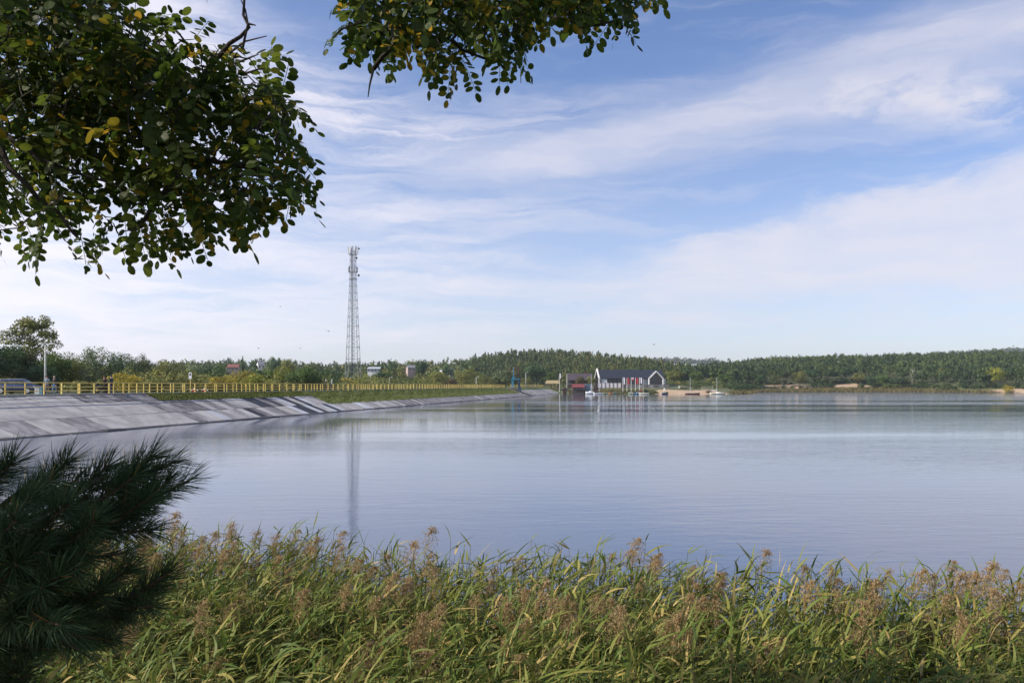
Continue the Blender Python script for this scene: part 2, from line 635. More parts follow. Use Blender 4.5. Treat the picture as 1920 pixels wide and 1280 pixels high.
# lower row, down into the water
s, i = 54.0, 0
while s < 289:
    w = 3.35 if s < 84 else (1.62 if s < 125 else 2.7 if s < 148 else 1.9)
    if s < 82:
        m = pick((9, 2, 0, 0, 0))
    elif s < 95:
        m = m_con[(0, 1, 2, 1, 0, 4, 1)[i % 7]]
    elif s < 106:
        m = m_con[(2, 0, 1, 2, 0, 3)[i % 6]]
    elif s < 120:
        m = m_con[(4, 3, 3, 4, 3, 0)[i % 6]]
    elif s < 140:
        m = m_con[(0, 0, 4, 0, 1)[i % 5]]
    elif s < 152:
        m = m_con[(0, 1)[i % 2]]
    else:
        m = m_con[(1, 2)[i % 2]] if random.random() < .9 else m_con[0]
    slab(s, min(s + w, 290), 5.1, 8.5, m)
    s += w
    i += 1
# beyond the sluice
s, i = 299.0, 0
while s < 384:
    w = 3.2
    slab(s, s + w, 2.6, 5.2, m_con[(0, 1, 0, 2)[i % 4]])
    slab(s, s + w, 5.25, 8.5, m_con[(1, 0, 0, 2)[i % 4]])
    s += w
    i += 1
# broken wet footing at the waterline
s = 50.0
while s < 400:
    w = random.uniform(2.2, 4.5)
    if not (287 < s < 298):
        h = random.uniform(-.02, .05)
        mb = MB()
        mb.box((0, 0, 0), (w - .04, random.uniform(.5, .8), .5))
        o = mb.build('footing_block', m_wet, dam_root, bevel=.04)
        o.matrix_parent_inverse = Matrix.Identity(4)
        o.matrix_local = Matrix.Translation(dam(s + w / 2, 8.15 + random.uniform(-.12, .12), -.17 + h) - DR) @ (ROT @ Matrix.Rotation(-.1, 3, 'X')).to_4x4()
    s += w
# grass bank above the slabs
V, F = [], []


def bank(s0, s1, d0, d1, n, k):
    b0 = len(V)
    for i in range(n + 1):
        for j in range(k + 1):
            s_, d_ = s0 + (s1 - s0) * i / n, d0 + (d1 - d0) * j / k
            jag = 0 if 0 < j < k else (.12 * math.sin(s_ * 1.7) + random.uniform(-.08, .08) if j == k else 0)
            p = dam(s_, d_ + jag, zs(d_) + .02 + (.03 * math.sin(s_ * .9 + d_ * 3) + random.uniform(-.015, .02) if 0 < j < k else 0)) - DR
            V.append(p)
    for i in range(n):
        for j in range(k):
            a = b0 + i * (k + 1) + j
            F.append((a, a + 1, a + k + 2, a + k + 1))


bank(85.9, 123, .25, 2.12, 46, 6)
bank(122.8, 290.5, .25, 5.18, 150, 12)
bank(298, 402, .25, 2.66, 60, 6)
o = link('grass_bank', np_mesh('grass_bank', np.array([tuple(v) for v in V]), np.array(F), m_grass, smooth=True), dam_root)
# tufts on the bank
n = 26000
ss_ = 86 + (RNG.random(n) ** 1.6) * 204
dd_ = np.where(ss_ < 123, .3 + RNG.random(n) * 1.85, .3 + RNG.random(n) * 4.95)
keep = ~((ss_ > 289.5) & (ss_ < 299))
ss_, dd_ = ss_[keep], dd_[keep]
n = len(ss_)
bx = DX0 + UX * ss_ + NX * dd_ - DR.x
by = UY * ss_ + NY * dd_ - DR.y
bz = zs(dd_) - DR.z
az_ = RNG.random(n) * 6.283
hh = RNG.uniform(.05, .17, n)
ww = RNG.uniform(.06, .16, n)
P0 = np.stack([bx - np.cos(az_) * ww, by - np.sin(az_) * ww, bz], -1)
P1 = np.stack([bx + np.cos(az_) * ww, by + np.sin(az_) * ww, bz], -1)
P2 = np.stack([bx + RNG.normal(0, .06, n), by + RNG.normal(0, .06, n), bz + hh], -1)
VV = np.stack([P0, P1, P2], 1).reshape(-1, 3)
m_tuft = fmat('bank grass tufts', [(0, (.075, .115, .016)), (.6, (.14, .18, .03)), (1, (.24, .22, .06))], .3)
o = link('grass_tufts', np_mesh('grass_tufts', VV, np.arange(n * 3).reshape(-1, 3), m_tuft, tone=np.repeat(RNG.random(n), 3)), dam_root)
o['kind'] = 'stuff'
# kerb under the front railing
s = 54.0
while s < 400:
    if not (289 < s < 298):
        o = MB().box((0, 0, 0), (3.96, .26, .14)).build('kerb_stone', m_kerb, dam_root)
        o.matrix_parent_inverse = Matrix.Identity(4)
        o.matrix_local = Matrix.Translation(dam(s + 2, .13, 2.985) - DR) @ ROT.to_4x4()
    s += 4

# ------------------------------------------------------------------ yellow railings
m_yel = pmat('weathered yellow paint', (.54, .39, .075), (.70, .55, .17), .6, 3.5, 8, lo=.25, hi=.6, rnd=.4)
m_yel2 = pmat('weathered yellow paint on rails', (.54, .39, .085), (.70, .55, .18), .55, 1.3, 6, rnd=.2)


def railing(s0, s1, d, step, label):
    root = empty('yellow_railing', dam(s0, d, 2.98), 0, label, 'railing', 'yellow railings on the dam')
    R0 = Vector(root.location)
    post = MB().box((0, 0, .53), (.10, .10, 1.12)).mesh('post', m_yel, bevel=.012)
    rots = math.atan2(UY, UX)
    k = 0
    n = int((s1 - s0) / step)
    for k in range(n + 1):
        o = link('post', post, root)
        o.location = dam(s0 + k * step, d, 2.98) - R0
        o.rotation_euler = (random.uniform(-.012, .012), random.uniform(-.012, .012), rots)
    k = 0
    while k < n:
        k2 = min(k + 6, n)
        for z, r in ((1.09, .042), (.70, .026), (.36, .026)):
            mb = MB()
            a = dam(s0 + k * step, d, 2.98 + z) - R0
            e = dam(s0 + k2 * step, d, 2.98 + z) - R0
            sag = random.uniform(-.012, .012)
            mb.tube([a, (a + e) / 2 + Vector((0, 0, sag)), e], r, 6)
            mb.build('rail', m_yel2, root)
        k = k2


railing(67.7 - 4 * 2.135, 289.5, .12, 2.135, 'yellow metal railing nearest the water along the dam, left of the blue sluice hoist')
railing(79.0, 289, -4.0, 2.55, 'yellow metal railing on the far side of the crest path')
railing(299, 384, .12, 2.5, 'short yellow railing on the dam beyond the blue sluice hoist')

# ------------------------------------------------------------------ lattice mast
m_galv = pmat('galvanised steel', (.22, .235, .26), (.34, .35, .37), .5, 4, metal=.3)
m_dark = pmat('dark equipment', (.03, .03, .035), (.06, .06, .065), .6, 5)
m_ant = pmat('pale antenna plastic', (.42, .43, .45), (.52, .53, .54), .5, 3)
TY = 290.0
tb = Vector(at(662, 720, TY))
tb.z = gz(tb.x, TY)
mast = empty('telecom_mast', tb, .42, 'tall grey steel lattice telecom mast with antennas rising behind the dam', 'mast')
ztop = at(662, 464, TY).z - tb.z
ZS = [0, 6, 12, 18, 24, 30, 36, ztop - 11]


def half(z):
    zt = ztop - 11
    return 2.55 + (1.0 - 2.55) * min(z / zt, 1) if z < zt else 1.0 - .12 * (z - zt) / 11


legs = [(1, 1), (1, -1), (-1, -1), (-1, 1)]
levels = []
z = 0.0
while z < ztop - 1.5:
    levels.append(z)
    z += max(1.15, half(z) * 1.05)
levels.append(ztop - 1.0)
for (a, b_) in legs:
    mb = MB()
    mb.tube([(a * half(z), b_ * half(z), z) for z in levels], [.11 - .05 * z / ztop for z in levels], 6)
    mb.build('leg', m_galv, mast)
cyl = MB().tube([(0, 0, 0), (0, 0, 1)], 1, 5).mesh('brace', m_galv)


def strut(name, p, q, r, par, me=cyl):
    o = link(name, me, par)
    p, q = Vector(p), Vector(q)
    o.location = p
    o.rotation_mode = 'QUATERNION'
    o.rotation_quaternion = (q - p).to_track_quat('Z', 'Y')
    o.scale = (r, r, (q - p).length)
    return o


for i in range(len(levels) - 1):
    z0, z1 = levels[i], levels[i + 1]
    h0, h1 = half(z0), half(z1)
    for k in range(4):
        a, b_ = legs[k], legs[(k + 1) % 4]
        if (i + k) % 2:
            a, b_ = b_, a
        strut('brace', (a[0] * h0, a[1] * h0, z0), (b_[0] * h1, b_[1] * h1, z1), .05, mast)
        if i % 2 == 0:
            strut('cross_bar', (a[0] * h1, a[1] * h1, z1), (b_[0] * h1, b_[1] * h1, z1), .05, mast)
# ladder and cable run
mb = MB()
mb.box((.12, -.1, ztop / 2), (.1, .06, ztop - 2)).box((.52, -.1, ztop / 2), (.06, .06, ztop - 2))
for z in np.arange(1, ztop - 1, .6):
    mb.box((.32, -.1, z), (.4, .04, .04))
mb.build('ladder', m_galv, mast)
MB().box((-.35, .1, ztop / 2 - .5), (.34, .12, ztop - 3)).build('cable_run', m_dark, mast)
for z in (ztop - 2.6, ztop - 8.9, ztop - 11.4):
    mb = MB()
    ring = [(1.5 * math.cos(a), 1.5 * math.sin(a), z) for a in np.linspace(0, 2 * math.pi, 13)]
    mb.tube(ring, .07, 5, cap=False)
    for a in range(4):
        mb.tube([(0, 0, z), (1.5 * math.cos(a * 1.57), 1.5 * math.sin(a * 1.57), z)], .05, 5)
    mb.build('platform_ring', m_galv, mast)
for k in range(9):
    a = k * 2 * math.pi / 9 + .2
    MB().box((1.75 * math.cos(a), 1.75 * math.sin(a), ztop - 1.0), (.18, .5, 2.5 + .2 * (k % 3)), rz=a).build('antenna_panel', m_ant, mast, bevel=.03)
for k in range(6):
    a = k * 2 * math.pi / 6 + .5
    MB().box((1.75 * math.cos(a), 1.75 * math.sin(a), ztop - 8.1), (.12, .26, 1.9), rz=a).build('antenna_panel', m_ant if k % 3 else m_dark, mast, bevel=.02)
    mb = MB().tube([(1.6 * math.cos(a), 1.6 * math.sin(a), ztop - 9.4), (1.6 * math.cos(a), 1.6 * math.sin(a), ztop - 6.7)], .05, 5)
    mb.build('antenna_pole', m_galv, mast)
for (x, y, z, r) in ((1.9, -.5, ztop - .4, .33), (.9, -1.1, ztop - 3.9, .42), (1.7, -.9, ztop - 10.2, .45), (-.9, -1.2, ztop - .9, .3)):
    mb = MB()
    mb.tube([(x, y, z), (x + .1, y - .28, z)], [r * .7, r], 12)
    mb.tube([(x, y + .02, z), (x * .5, y * .5, z)], .05, 5)
    mb.build('dish', m_dark, mast)

# ------------------------------------------------------------------ street lamps and signs
m_pole = pmat('pale pole concrete', (.42, .42, .42), (.55, .55, .54), .7, 4)
m_lampw = pmat('white lamp housing', (.70, .70, .70), (.8, .8, .8), .5, 4)


def lamp(px, ytop, Y, zb, label, r=.09, arms=2):
    p = at(px, ytop, Y)
    root = empty('street_lamp', (p.x, Y, zb), 0, label, 'street lamp', 'street lamps')
    h = p.z - zb
    MB().tube([(0, 0, -.05), (0, 0, h * .5), (0, 0, h)], [r * 1.25, r, r * .7], 8).build('pole', m_pole, root, smooth=True)
    for sgn in ((1, -1)[:arms]):
        mb = MB().tube([(0, 0, h - .05), (sgn * .25, 0, h + .12), (sgn * .5, 0, h + .14)], .035, 6)
        mb.build('arm', m_pole, root)
        MB().prism([(-.15, 0), (.36, .05), (.42, .12), (0, .16), (-.15, .12)], 1, -.11, .11).build('lamp_head', m_lampw, root).location = (sgn * .55, 0, h + .07)
        root.children[-1].scale = (sgn, 1, 1)
    return root


lamp(85, 647, 84, 2.94, 'pale street lamp standing beside the dark car at the left', .10)
lamp(893, 707, 262, gz(-11.8, 262), 'thin lamp post behind the railing left of the sluice hoist', .10, 1)
lamp(730, 708, 215, gz(-33, 215), 'thin grey lamp post behind the railing right of the lattice mast', .10, 1)
lamp(986, 698, 300, 2.9, 'slim lamp post just right of the blue sluice hoist', .10, 1)
lamp(1063, 701, 386, .6, 'tall pale lamp post beside the red-roofed shed', .13, 1)
# white sign on a yellow post
p = at(357, 698, 93.4)
sg = empty('sign_post', (p.x, 93.4, 2.98), 0, 'small white sign with a dark symbol on a yellow post above the railing', 'sign')
h = p.z - 2.98
MB().tube([(0, 0, 0), (0, 0, h)], .04, 6).build('post', m_yel, sg)
MB().box((0, -.06, h - .38), (.34, .03, .76)).build('sign_plate', m_lampw, sg)
MB().add([(-.1, -.079, h - .36), (.1, -.079, h - .36), (.1, -.079, h - .12), (-.02, -.079, h - .10), (-.1, -.079, h - .2)], [(0, 1, 2, 3, 4)]).build('symbol', m_dark, sg)

# red and white hydrants behind the railing
m_red = pmat('red paint', (.42, .05, .03), (.5, .08, .04), .5, 4)
m_white = pmat('white paint', (.68, .68, .68), (.8, .8, .8), .6, 3)
for px, Y, lab in ((365, 96, 'red and white hydrant behind the railing, left one, under the sign'), (384, 99, 'red and white hydrant behind the railing, right one of two')):
    p = at(px, 727.5, Y)
    hy = empty('hydrant', (p.x, Y, 2.985), 0, lab, 'hydrant', 'hydrants behind the railing')
    hh_ = p.z - 2.985
    MB().tube([(0, 0, 0), (0, 0, .06), (0, 0, .07), (0, 0, hh_ * .62)], [.16, .16, .11, .11], 10).build('barrel', m_red, hy, smooth=True)
    MB().tube([(0, 0, hh_ * .62), (0, 0, hh_ * .75), (0, 0, hh_ * .92), (0, 0, hh_)], [.15, .16, .12, .03], 10).build('cap', m_white, hy, smooth=True)
    mb = MB().tube([(-.32, 0, hh_ * .5), (.32, 0, hh_ * .5)], .075, 8)
    mb.build('side_outlet', m_red, hy)
    for q in (-1, 1):
        MB().tube([(q * .3, 0, hh_ * .5), (q * .38, 0, hh_ * .5)], .09, 8).build('outlet_cap', m_white, hy)

# ------------------------------------------------------------------ blue sluice hoist
m_blue = pmat('turquoise hoist paint', (.012, .13, .22), (.02, .18, .28), .5, 2)
m_navy = pmat('dark blue gate paint', (.015, .04, .10), (.03, .07, .14), .5, 2)
sb = dam(294, 0, 2.9)
sl_ = empty('sluice_hoist', sb, math.atan2(NY, NX), 'turquoise sluice hoist frame standing on the dam crest above a dark outlet', 'sluice hoist')
# local x runs towards the water
for x in (1.9, 4.3):
    for y in (-1.2, 1.2):
        MB().box((x, y, 1.5), (.34, .34, 3.0)).build('column', m_blue if x < 2 else m_navy, sl_)
MB().box((3.1, 0, 3.1), (3.1, 2.9, .36)).build('top_beam', m_blue, sl_, bevel=.04)
MB().box((2.3, 0, 3.6), (.8, 1.2, .66)).build('winch_box', m_blue, sl_, bevel=.05)
mb = MB().box((2.2, 0, 5.2), (.26, .26, 3.6))
mb.build('lifting_screw', m_blue, sl_)
MB().box((2.2, 0, 7.1), (.4, .4, .4)).build('screw_cap', m_blue, sl_, bevel=.06)
for y in (-2.9, 2.9):
    MB().prism([(-6, -3.8), (9.4, -3.8), (9.4, -2.9), (.5, .12), (-6, .12)], 1, y - .25, y + .25).build('wing_wall', m_con[2], sl_)
MB().box((4.5, 0, -1.3), (.3, 5.2, 3.6)).build('gate_leaf', m_navy, sl_)
MB().box((-1, 0, .02), (8.5, 5.2, .18)).build('service_deck', m_con[1], sl_)
MB().box((5.6, 0, -3.4), (7, 5.2, .5)).build('channel_floor', m_con[2], sl_)
# ------------------------------------------------------------------ car
m_car = pmat('dark blue car paint', (.028, .04, .085), (.034, .048, .10), .2, 2, spec=.6)
m_glass = pmat('dark window glass', (.02, .024, .03), (.035, .04, .05), .06, 1.5, spec=.8)
m_tyre = pmat('tyre rubber', (.012, .012, .012), (.02, .02, .02), .9, 6)
m_rim = pmat('alloy rim', (.42, .43, .44), (.55, .55, .56), .35, 5, metal=.7)
m_lens = pmat('headlight lens', (.55, .57, .6), (.7, .72, .75), .15, 4)
cp = at(79, 722, 83.5)
car = empty('parked_car', (cp.x - 2.33, 83.5, 2.945), 0, 'dark blue estate car parked behind the railing at the left edge', 'car')
L, W = 4.66, 1.82


def loft(sections, name, mat, par, smooth=True, bevel=0.):
    """sections: list of rings with the same count of points."""
    n = len(sections[0])
    vs = [p for r in sections for p in r]
    fs = [(i * n + j, i * n + (j + 1) % n, (i + 1) * n + (j + 1) % n, (i + 1) * n + j) for i in range(len(sections) - 1) for j in range(n)]
    fs += [tuple(range(n - 1, -1, -1)), tuple((len(sections) - 1) * n + j for j in range(n))]
    return MB().add(vs, fs).build(name, mat, par, smooth=smooth, bevel=bevel)


def ringcar(x, zl, zh, w, k=.12):
    w /= 2
    return [(x, -w + k, zl), (x, w - k, zl), (x, w, zl + k), (x, w, zh - k), (x, w - k * .8, zh), (x, -w + k * .8, zh), (x, -w, zh - k), (x, -w, zl + k)]


body = [(-2.33, .42, .80, 1.5), (-2.25, .28, .98, 1.68), (-1.9, .2, 1.0, 1.8), (-.6, .19, .99, 1.82), (.6, .19, .98, 1.82), (1.15, .19, .97, 1.81), (1.75, .2, .88, 1.76), (2.15, .26, .78, 1.66), (2.3, .36, .66, 1.46)]
loft([ringcar(*q) for q in body], 'body', m_car, car)
# cabin: sloped windscreen, long roof
cabin = [(-2.2, .95, 1.0, 1.55, .03), (-1.95, .95, 1.38, 1.40, .08), (-1.3, .95, 1.50, 1.34, .1), (-.2, .95, 1.54, 1.34, .1), (.35, .95, 1.48, 1.34, .1), (1.22, .93, 1.0, 1.5, .03)]


def ringcab(x, zl, zh, w, k):
    a, b_ = .80, w / 2
    return [(x, -a, zl), (x, a, zl), (x, b_, zh - k), (x, b_ - .1, zh), (x, -b_ + .1, zh), (x, -b_, zh - k)]


loft([ringcab(*q) for q in cabin], 'cabin', m_car, car)


def side_panel(name, pts, mat, par, off=.012):
    """window panes lying on both cabin sides: pts are (x, z)."""
    for sy in (-1, 1):
        vs = []
        for x, z in pts:
            tz = (z - .95) / .48
            yy = .80 + (.685 - .80) * tz + off
            vs.append((x, sy * yy, z))
        n = len(vs)
        vs2 = [(x, y - sy * .03, z) for x, y, z in vs]
        mb = MB().add(vs + vs2, [tuple(range(n)), tuple(range(2 * n - 1, n - 1, -1))] + [(i, (i + 1) % n, n + (i + 1) % n, n + i) for i in range(n)])
        mb.build(name, mat, par)


side_panel('side_window', [(.12, 1.0), (.98, 1.0), (.42, 1.38), (.12, 1.42)], m_glass, car)
side_panel('side_window', [(-.86, 1.0), (.04, 1.0), (.04, 1.42), (-.80, 1.42)], m_glass, car)
side_panel('side_window', [(-1.85, 1.03), (-.94, 1.0), (-.88, 1.42), (-1.62, 1.36)], m_glass, car)
MB().add([(.47, -.58, 1.465), (.47, .58, 1.465), (1.17, .70, 1.055), (1.17, -.70, 1.055)], [(0, 1, 2, 3)]).build('windscreen', m_glass, car).location = (.012, 0, .012)
for x in (-1.42, 1.36):
    for sy in (-1, 1):
        wh = MB().tube([(x, sy * .70, .33), (x, sy * .93, .33)], .33, 20).build('wheel', m_tyre, car, bevel=.03)
        MB().tube([(x, sy * .9, .33), (x, sy * .945, .33)], [.23, .21], 14).build('rim', m_rim, wh)
for sy in (-1, 1):
    MB().prism([(1.85, .62), (2.22, .60), (2.24, .72), (1.9, .80)], 1, sy * .62, sy * .845).build('headlight', m_lens, car)
    MB().box((-2.2, sy * .74, .86), (.14, .18, .22)).build('tail_light', m_red, car, bevel=.02)
    MB().box((.93, sy * .98, 1.03), (.14, .22, .14)).build('mirror', m_car, car, bevel=.03)
    MB().tube([(-1.7, sy * .60, 1.49), (-1.5, sy * .60, 1.56), (.1, sy * .60, 1.58), (.3, sy * .60, 1.53)], .022, 6).build('roof_rail', m_rim, car)
    for x in (.08, -.9):
        MB().box((x - .1, sy * .917, .86), (.16, .02, .03)).build('door_handle', m_rim, car)
MB().box((2.25, 0, .42), (.12, 1.2, .14)).build('grille', m_dark, car, bevel=.02)
# grey cabinet in front of the car
m_cab = pmat('grey cabinet', (.42, .42, .44), (.52, .52, .53), .6, 3)
m_teal = pmat('teal panel', (.06, .20, .30), (.1, .26, .36), .6, 3)
p = at(74, 738, 77)
cb_ = empty('utility_cabinet', (p.x, 77, 2.945), 0, 'low grey utility cabinet with a teal end behind the railing by the car bonnet', 'cabinet')
MB().box((-.12, 0, .36), (.46, .45, .70)).build('casing', m_cab, cb_, bevel=.015)
MB().box((.24, 0, .34), (.24, .45, .66)).build('end_panel', m_teal, cb_, bevel=.015)
MB().box((-.12, 0, .73), (.52, .52, .05)).build('lid', m_cab, cb_, bevel=.01)

# ------------------------------------------------------------------ people
m_skin = pmat('skin', (.44, .27, .20), (.5, .32, .24), .6, 6)


def cloth(name, c):
    return pmat('cloth ' + name, tuple(x * .85 for x in c), tuple(x * 1.15 for x in c), .85, 6, bump=.2)


def person(loc, yaw, label, top, legs_, hair, hairc, lean=0., arms='down', stride=.12, height=1.74, extra=None):
    root = empty('person', loc, yaw, label, 'person')
    k = height / 1.74
    J, R, E, S = {}, {}, [], {}
    def j(n, p, r, par=None, seg='top'):
        J[n] = Vector(p)
        R[n] = r
        if par:
            E.append((par, n, seg))
    j('pel', (0, 0, .95), (.15, .115))
    j('sp', (0, .0, 1.14), (.135, .10), 'pel', 'top')
    j('ch', (0, .0, 1.34), (.165, .115), 'sp', 'top')
    j('nk', (0, .01, 1.49), (.058, .058), 'ch', 'skin')
    j('hd', (0, .035, 1.575), (.075, .088), 'nk', 'skin')
    j('h2', (0, .03, 1.68), (.078, .092), 'hd', 'skin')
    for s_, n in ((-1, 'l'), (1, 'r')):
        j('sh' + n, (s_ * .185, 0, 1.40), (.062, .062), 'ch')
        if arms == 'down':
            e, w = (s_ * .245, -.02, 1.13), (s_ * .25, .06, .89)
        elif arms == 'fwd':
            e, w = (s_ * .23, .08, 1.15), (s_ * .16, .33, 1.08)
        elif arms == 'rail':
            e, w = (s_ * .27, .06, 1.16), (s_ * .2, .28, 1.06)
        else:
            e, w = ((s_ * .25, .1, 1.16), (s_ * .08, .24, 1.3)) if s_ > 0 else ((s_ * .245, -.02, 1.13), (s_ * .25, .05, .89))
        j('el' + n, e, (.046, .046), 'sh' + n)
        j('wr' + n, w, (.03, .03), 'el' + n)
        d = (Vector(w) - Vector(e)).normalized()
        pm = Vector(w) + d * .07
        j('pa' + n, pm, (.034, .02), 'wr' + n, 'skin')
        sx = Vector((0, 1, 0)) if abs(d.z) > .7 else Vector((1, 0, 0))
        for q, (o_, ln) in enumerate(((-.028, .075), (-.009, .088), (.009, .082), (.027, .066))):
            j('f%d' % q + n, pm + sx * o_ + d * ln + Vector((0, .012, -.008)), (.009, .009), 'pa' + n, 'skin')
        j('th' + n, Vector(w) + d * .03 + sx * .055 + d * .03, (.011, .011), 'wr' + n, 'skin')
        j('hp' + n, (s_ * .09, 0, .90), (.10, .105), 'pel', 'leg')
        st = s_ * stride
        j('kn' + n, (s_ * .10, st * .6 + .02, .50), (.062, .065), 'hp' + n, 'leg')
        j('an' + n, (s_ * .105, st, .10), (.042, .045), 'kn' + n, 'leg')
        j('he' + n, (s_ * .105, st - .03, .045), (.04, .045), 'an' + n, 'shoe')
        j('to' + n, (s_ * .115, st + .15, .035), (.042, .032), 'an' + n, 'shoe')
    if lean:
        M = Matrix.Rotation(-lean, 3, 'X')
        up = [n for n in J if n in ('sp', 'ch', 'nk', 'hd', 'h2') or n[:2] in ('sh', 'el', 'wr', 'pa', 'th') or n[0] == 'f']
        for n in up:
            J[n] = J['pel'] + M @ (J[n] - J['pel'])
    names = list(J)
    me = bpy.data.meshes.new('body')
    me.from_pydata([tuple(J[n] * k) for n in names], [(names.index(a), names.index(b_)) for a, b_, _ in E], [])
    o = bpy.data.objects.new('tmp', me)
    C.objects.link(o)
    sk = o.modifiers.new('skin', 'SKIN')
    sk.use_smooth_shade = True
    sub = o.modifiers.new('sub', 'SUBSURF')
    sub.levels = sub.render_levels = 1
    lay = me.skin_vertices[0].data
    for i, n in enumerate(names):
        lay[i].radius = (R[n][0] * k, R[n][1] * k)
        lay[i].use_root = n == 'pel'
    dg = bpy.context.evaluated_depsgraph_get()
    ev = o.evaluated_get(dg)
    bme = bpy.data.meshes.new_from_object(ev)
    bpy.data.objects.remove(o)
    bme.name = 'body'
    mats = [cloth(*top), cloth(*legs_), m_skin, m_tyre]
    bme.materials.clear()
    for m in mats:
        bme.materials.append(m)
    A = np.array([tuple(J[a] * k) for a, b_, _ in E])
    B = np.array([tuple(J[b_] * k) for a, b_, _ in E])
    seg = [{'top': 0, 'leg': 1, 'skin': 2, 'shoe': 3}[s_] for _, _, s_ in E]
    mi = []
    for p in bme.polygons:
        c = np.array(p.center)
        tt = np.clip(((c - A) * (B - A)).sum(1) / ((B - A) ** 2).sum(1), 0, 1)
        dd = np.linalg.norm(A + (B - A) * tt[:, None] - c, axis=1)
        q = int(dd.argmin())
        v = seg[q]
        if v == 0 and c[2] < .93 * k and abs(c[0]) < .2 and not lean:
            v = 1
        mi.append(v)
    bme.polygons.foreach_set('material_index', mi)
    bme.polygons.foreach_set('use_smooth', [True] * len(mi))
    link('body', bme, root)
    H = J['h2'] * k
    Mh = Matrix.Rotation(-lean * .6, 3, 'X')
    mb = MB().ell(H + Mh @ Vector((0, -.022, .018)), (.098, .108, .105), 12, 8, Mh)
    if hair == 'long':
        mb.tube([H + Mh @ Vector((0, -.05, 0)), H + Mh @ Vector((0, -.11, -.16)), H + Mh @ Vector((0, -.10, -.34))], [.10, .10, .05], 10)
    mb.build('cap' if hair == 'cap' else 'hair', pmat('hair ' + str(hairc), hairc, tuple(x * 1.5 for x in hairc), .7, 8), root, smooth=True)
    if hair == 'cap':
        MB().box(H + Vector((0, .12, .03)), (.14, .12, .02)).build('cap_peak', pmat('hair ' + str(hairc), hairc), root)
    mb = MB().ell(H + Mh @ Vector((0, .094, -.055)), (.016, .022, .026), 8, 5)
    mb.build('nose', m_skin, root, smooth=True)
    for s_ in (-1, 1):
        MB().ell(H + Mh @ Vector((s_ * .033, .083, -.02)), (.013, .008, .009), 8, 5).build('eye', m_dark, root)
        MB().ell(H + Mh @ Vector((s_ * .083, .01, -.04)), (.012, .022, .034), 8, 5).build('ear', m_skin, root)
    MB().ell(H + Mh @ Vector((0, .086, -.095)), (.028, .008, .009), 8, 5).build('mouth', m_red, root)
    return root


def foot(px, Y):
    return ((px - 960) / FPX * Y, Y, 2.99)


BLACK = (.012, .013, .016)
person(foot(88, 77.5), .2, 'person in a pale blue-grey shirt standing beside the lamp post', ('pale blue', (.24, .29, .36)), ('rose beige', (.30, .22, .22)), 'short', (.02, .012, .01), arms='bent', height=1.78)
person(foot(102, 77), 2.9, 'person in a black top and blue jeans right of the lamp post', ('black', BLACK), ('jeans', (.10, .2, .36)), 'short', (.30, .24, .16), height=1.70)
person(foot(199, 80.5), 1.2, 'person with long dark red hair leaning over the pushchair', ('plum', (.035, .02, .045)), ('ink', (.015, .014, .02)), 'long', (.06, .012, .014), lean=.32, arms='fwd', height=1.72)
person(foot(209, 80), 1.3, 'person in a dark green jacket and dark cap behind the pushchair', ('dark green', (.03, .045, .045)), ('navy', (.012, .018, .06)), 'cap', (.015, .013, .013), arms='fwd', height=1.84)
person(foot(622, 136), -1.2, 'person in a pale blue top on the crest left of the lattice mast', ('light blue', (.30, .38, .46)), ('navy', (.012, .018, .06)), 'cap', (.6, .6, .6), arms='fwd', height=1.8)
person(foot(611, 137), -1.2, 'person in dark clothes and white cap, just left of the one in pale blue', ('black', BLACK), ('ink', (.015, .014, .02)), 'cap', (.6, .6, .6), height=1.8)
# pushchair
pc = empty('pushchair', foot(189, 80.3), 0, 'black pushchair with a dark teal hood in front of two walkers', 'pushchair')
m_hood = pmat('dark teal fabric', (.006, .03, .035), (.012, .045, .05), .8, 5)
m_blk = pmat('black fabric', (.01, .01, .012), (.018, .018, .02), .8, 5)
hood = []
for i in range(9):
    a = -.2 + i / 8 * 2.2
    hood.append([(-.05 - .36 * math.cos(a) * .95, y * .24, .78 + .34 * math.sin(a)) for y in (-1, -.5, .5, 1)] + [(-.05 - .33 * math.cos(a) * .9, y * .22, .78 + .31 * math.sin(a)) for y in (1, .5, -.5, -1)])
loft(hood, 'hood', m_hood, pc)
loft([[(x, -w, z0), (x, w, z0), (x, w * 1.1, z1), (x, -w * 1.1, z1)] for x, w, z0, z1 in ((-.42, .18, .55, .82), (-.2, .2, .45, .84), (.25, .2, .42, .82), (.4, .18, .5, .8))], 'seat_tub', m_blk, pc, bevel=.03)
for y in (-.22, .22):
    MB().tube([(-.38, y, .14), (.15, y, .55), (.62, y, 1.05)], .016, 6).build('frame', m_blk, pc)
    MB().tube([(.38, y, .14), (-.1, y, .5)], .016, 6).build('frame', m_blk, pc)
    for x in (-.38, .38):
        MB().tube([(x, y - .025, .14), (x, y + .025, .14)], .14, 14).build('wheel', m_tyre, pc)
MB().tube([(.62, -.22, 1.05), (.64, 0, 1.07), (.62, .22, 1.05)], .02, 6).build('handle', m_blk, pc)

# ------------------------------------------------------------------ far shore: beach, boathouse, boats
def sheet(name, pts_fn, n, k, mat, lift=.03):
    """a strip of ground cover draped 3 cm over the ground; pts_fn(u, v) gives x, y."""
    V = []
    for i in range(n + 1):
        for j in range(k + 1):
            x, y = pts_fn(i / n, j / k)
            V.append((x, y, max(gz(x, y), -.4) + lift))
    F = [(i * (k + 1) + j, i * (k + 1) + j + 1, (i + 1) * (k + 1) + j + 1, (i + 1) * (k + 1) + j) for i in range(n) for j in range(k)]
    o = link(name, np_mesh(name, np.array(V), np.array(F), mat, smooth=True))
    return tag(o, kind='structure')


m_sand = pmat('beach sand', (.32, .225, .145), (.44, .325, .22), .95, .6, 7)


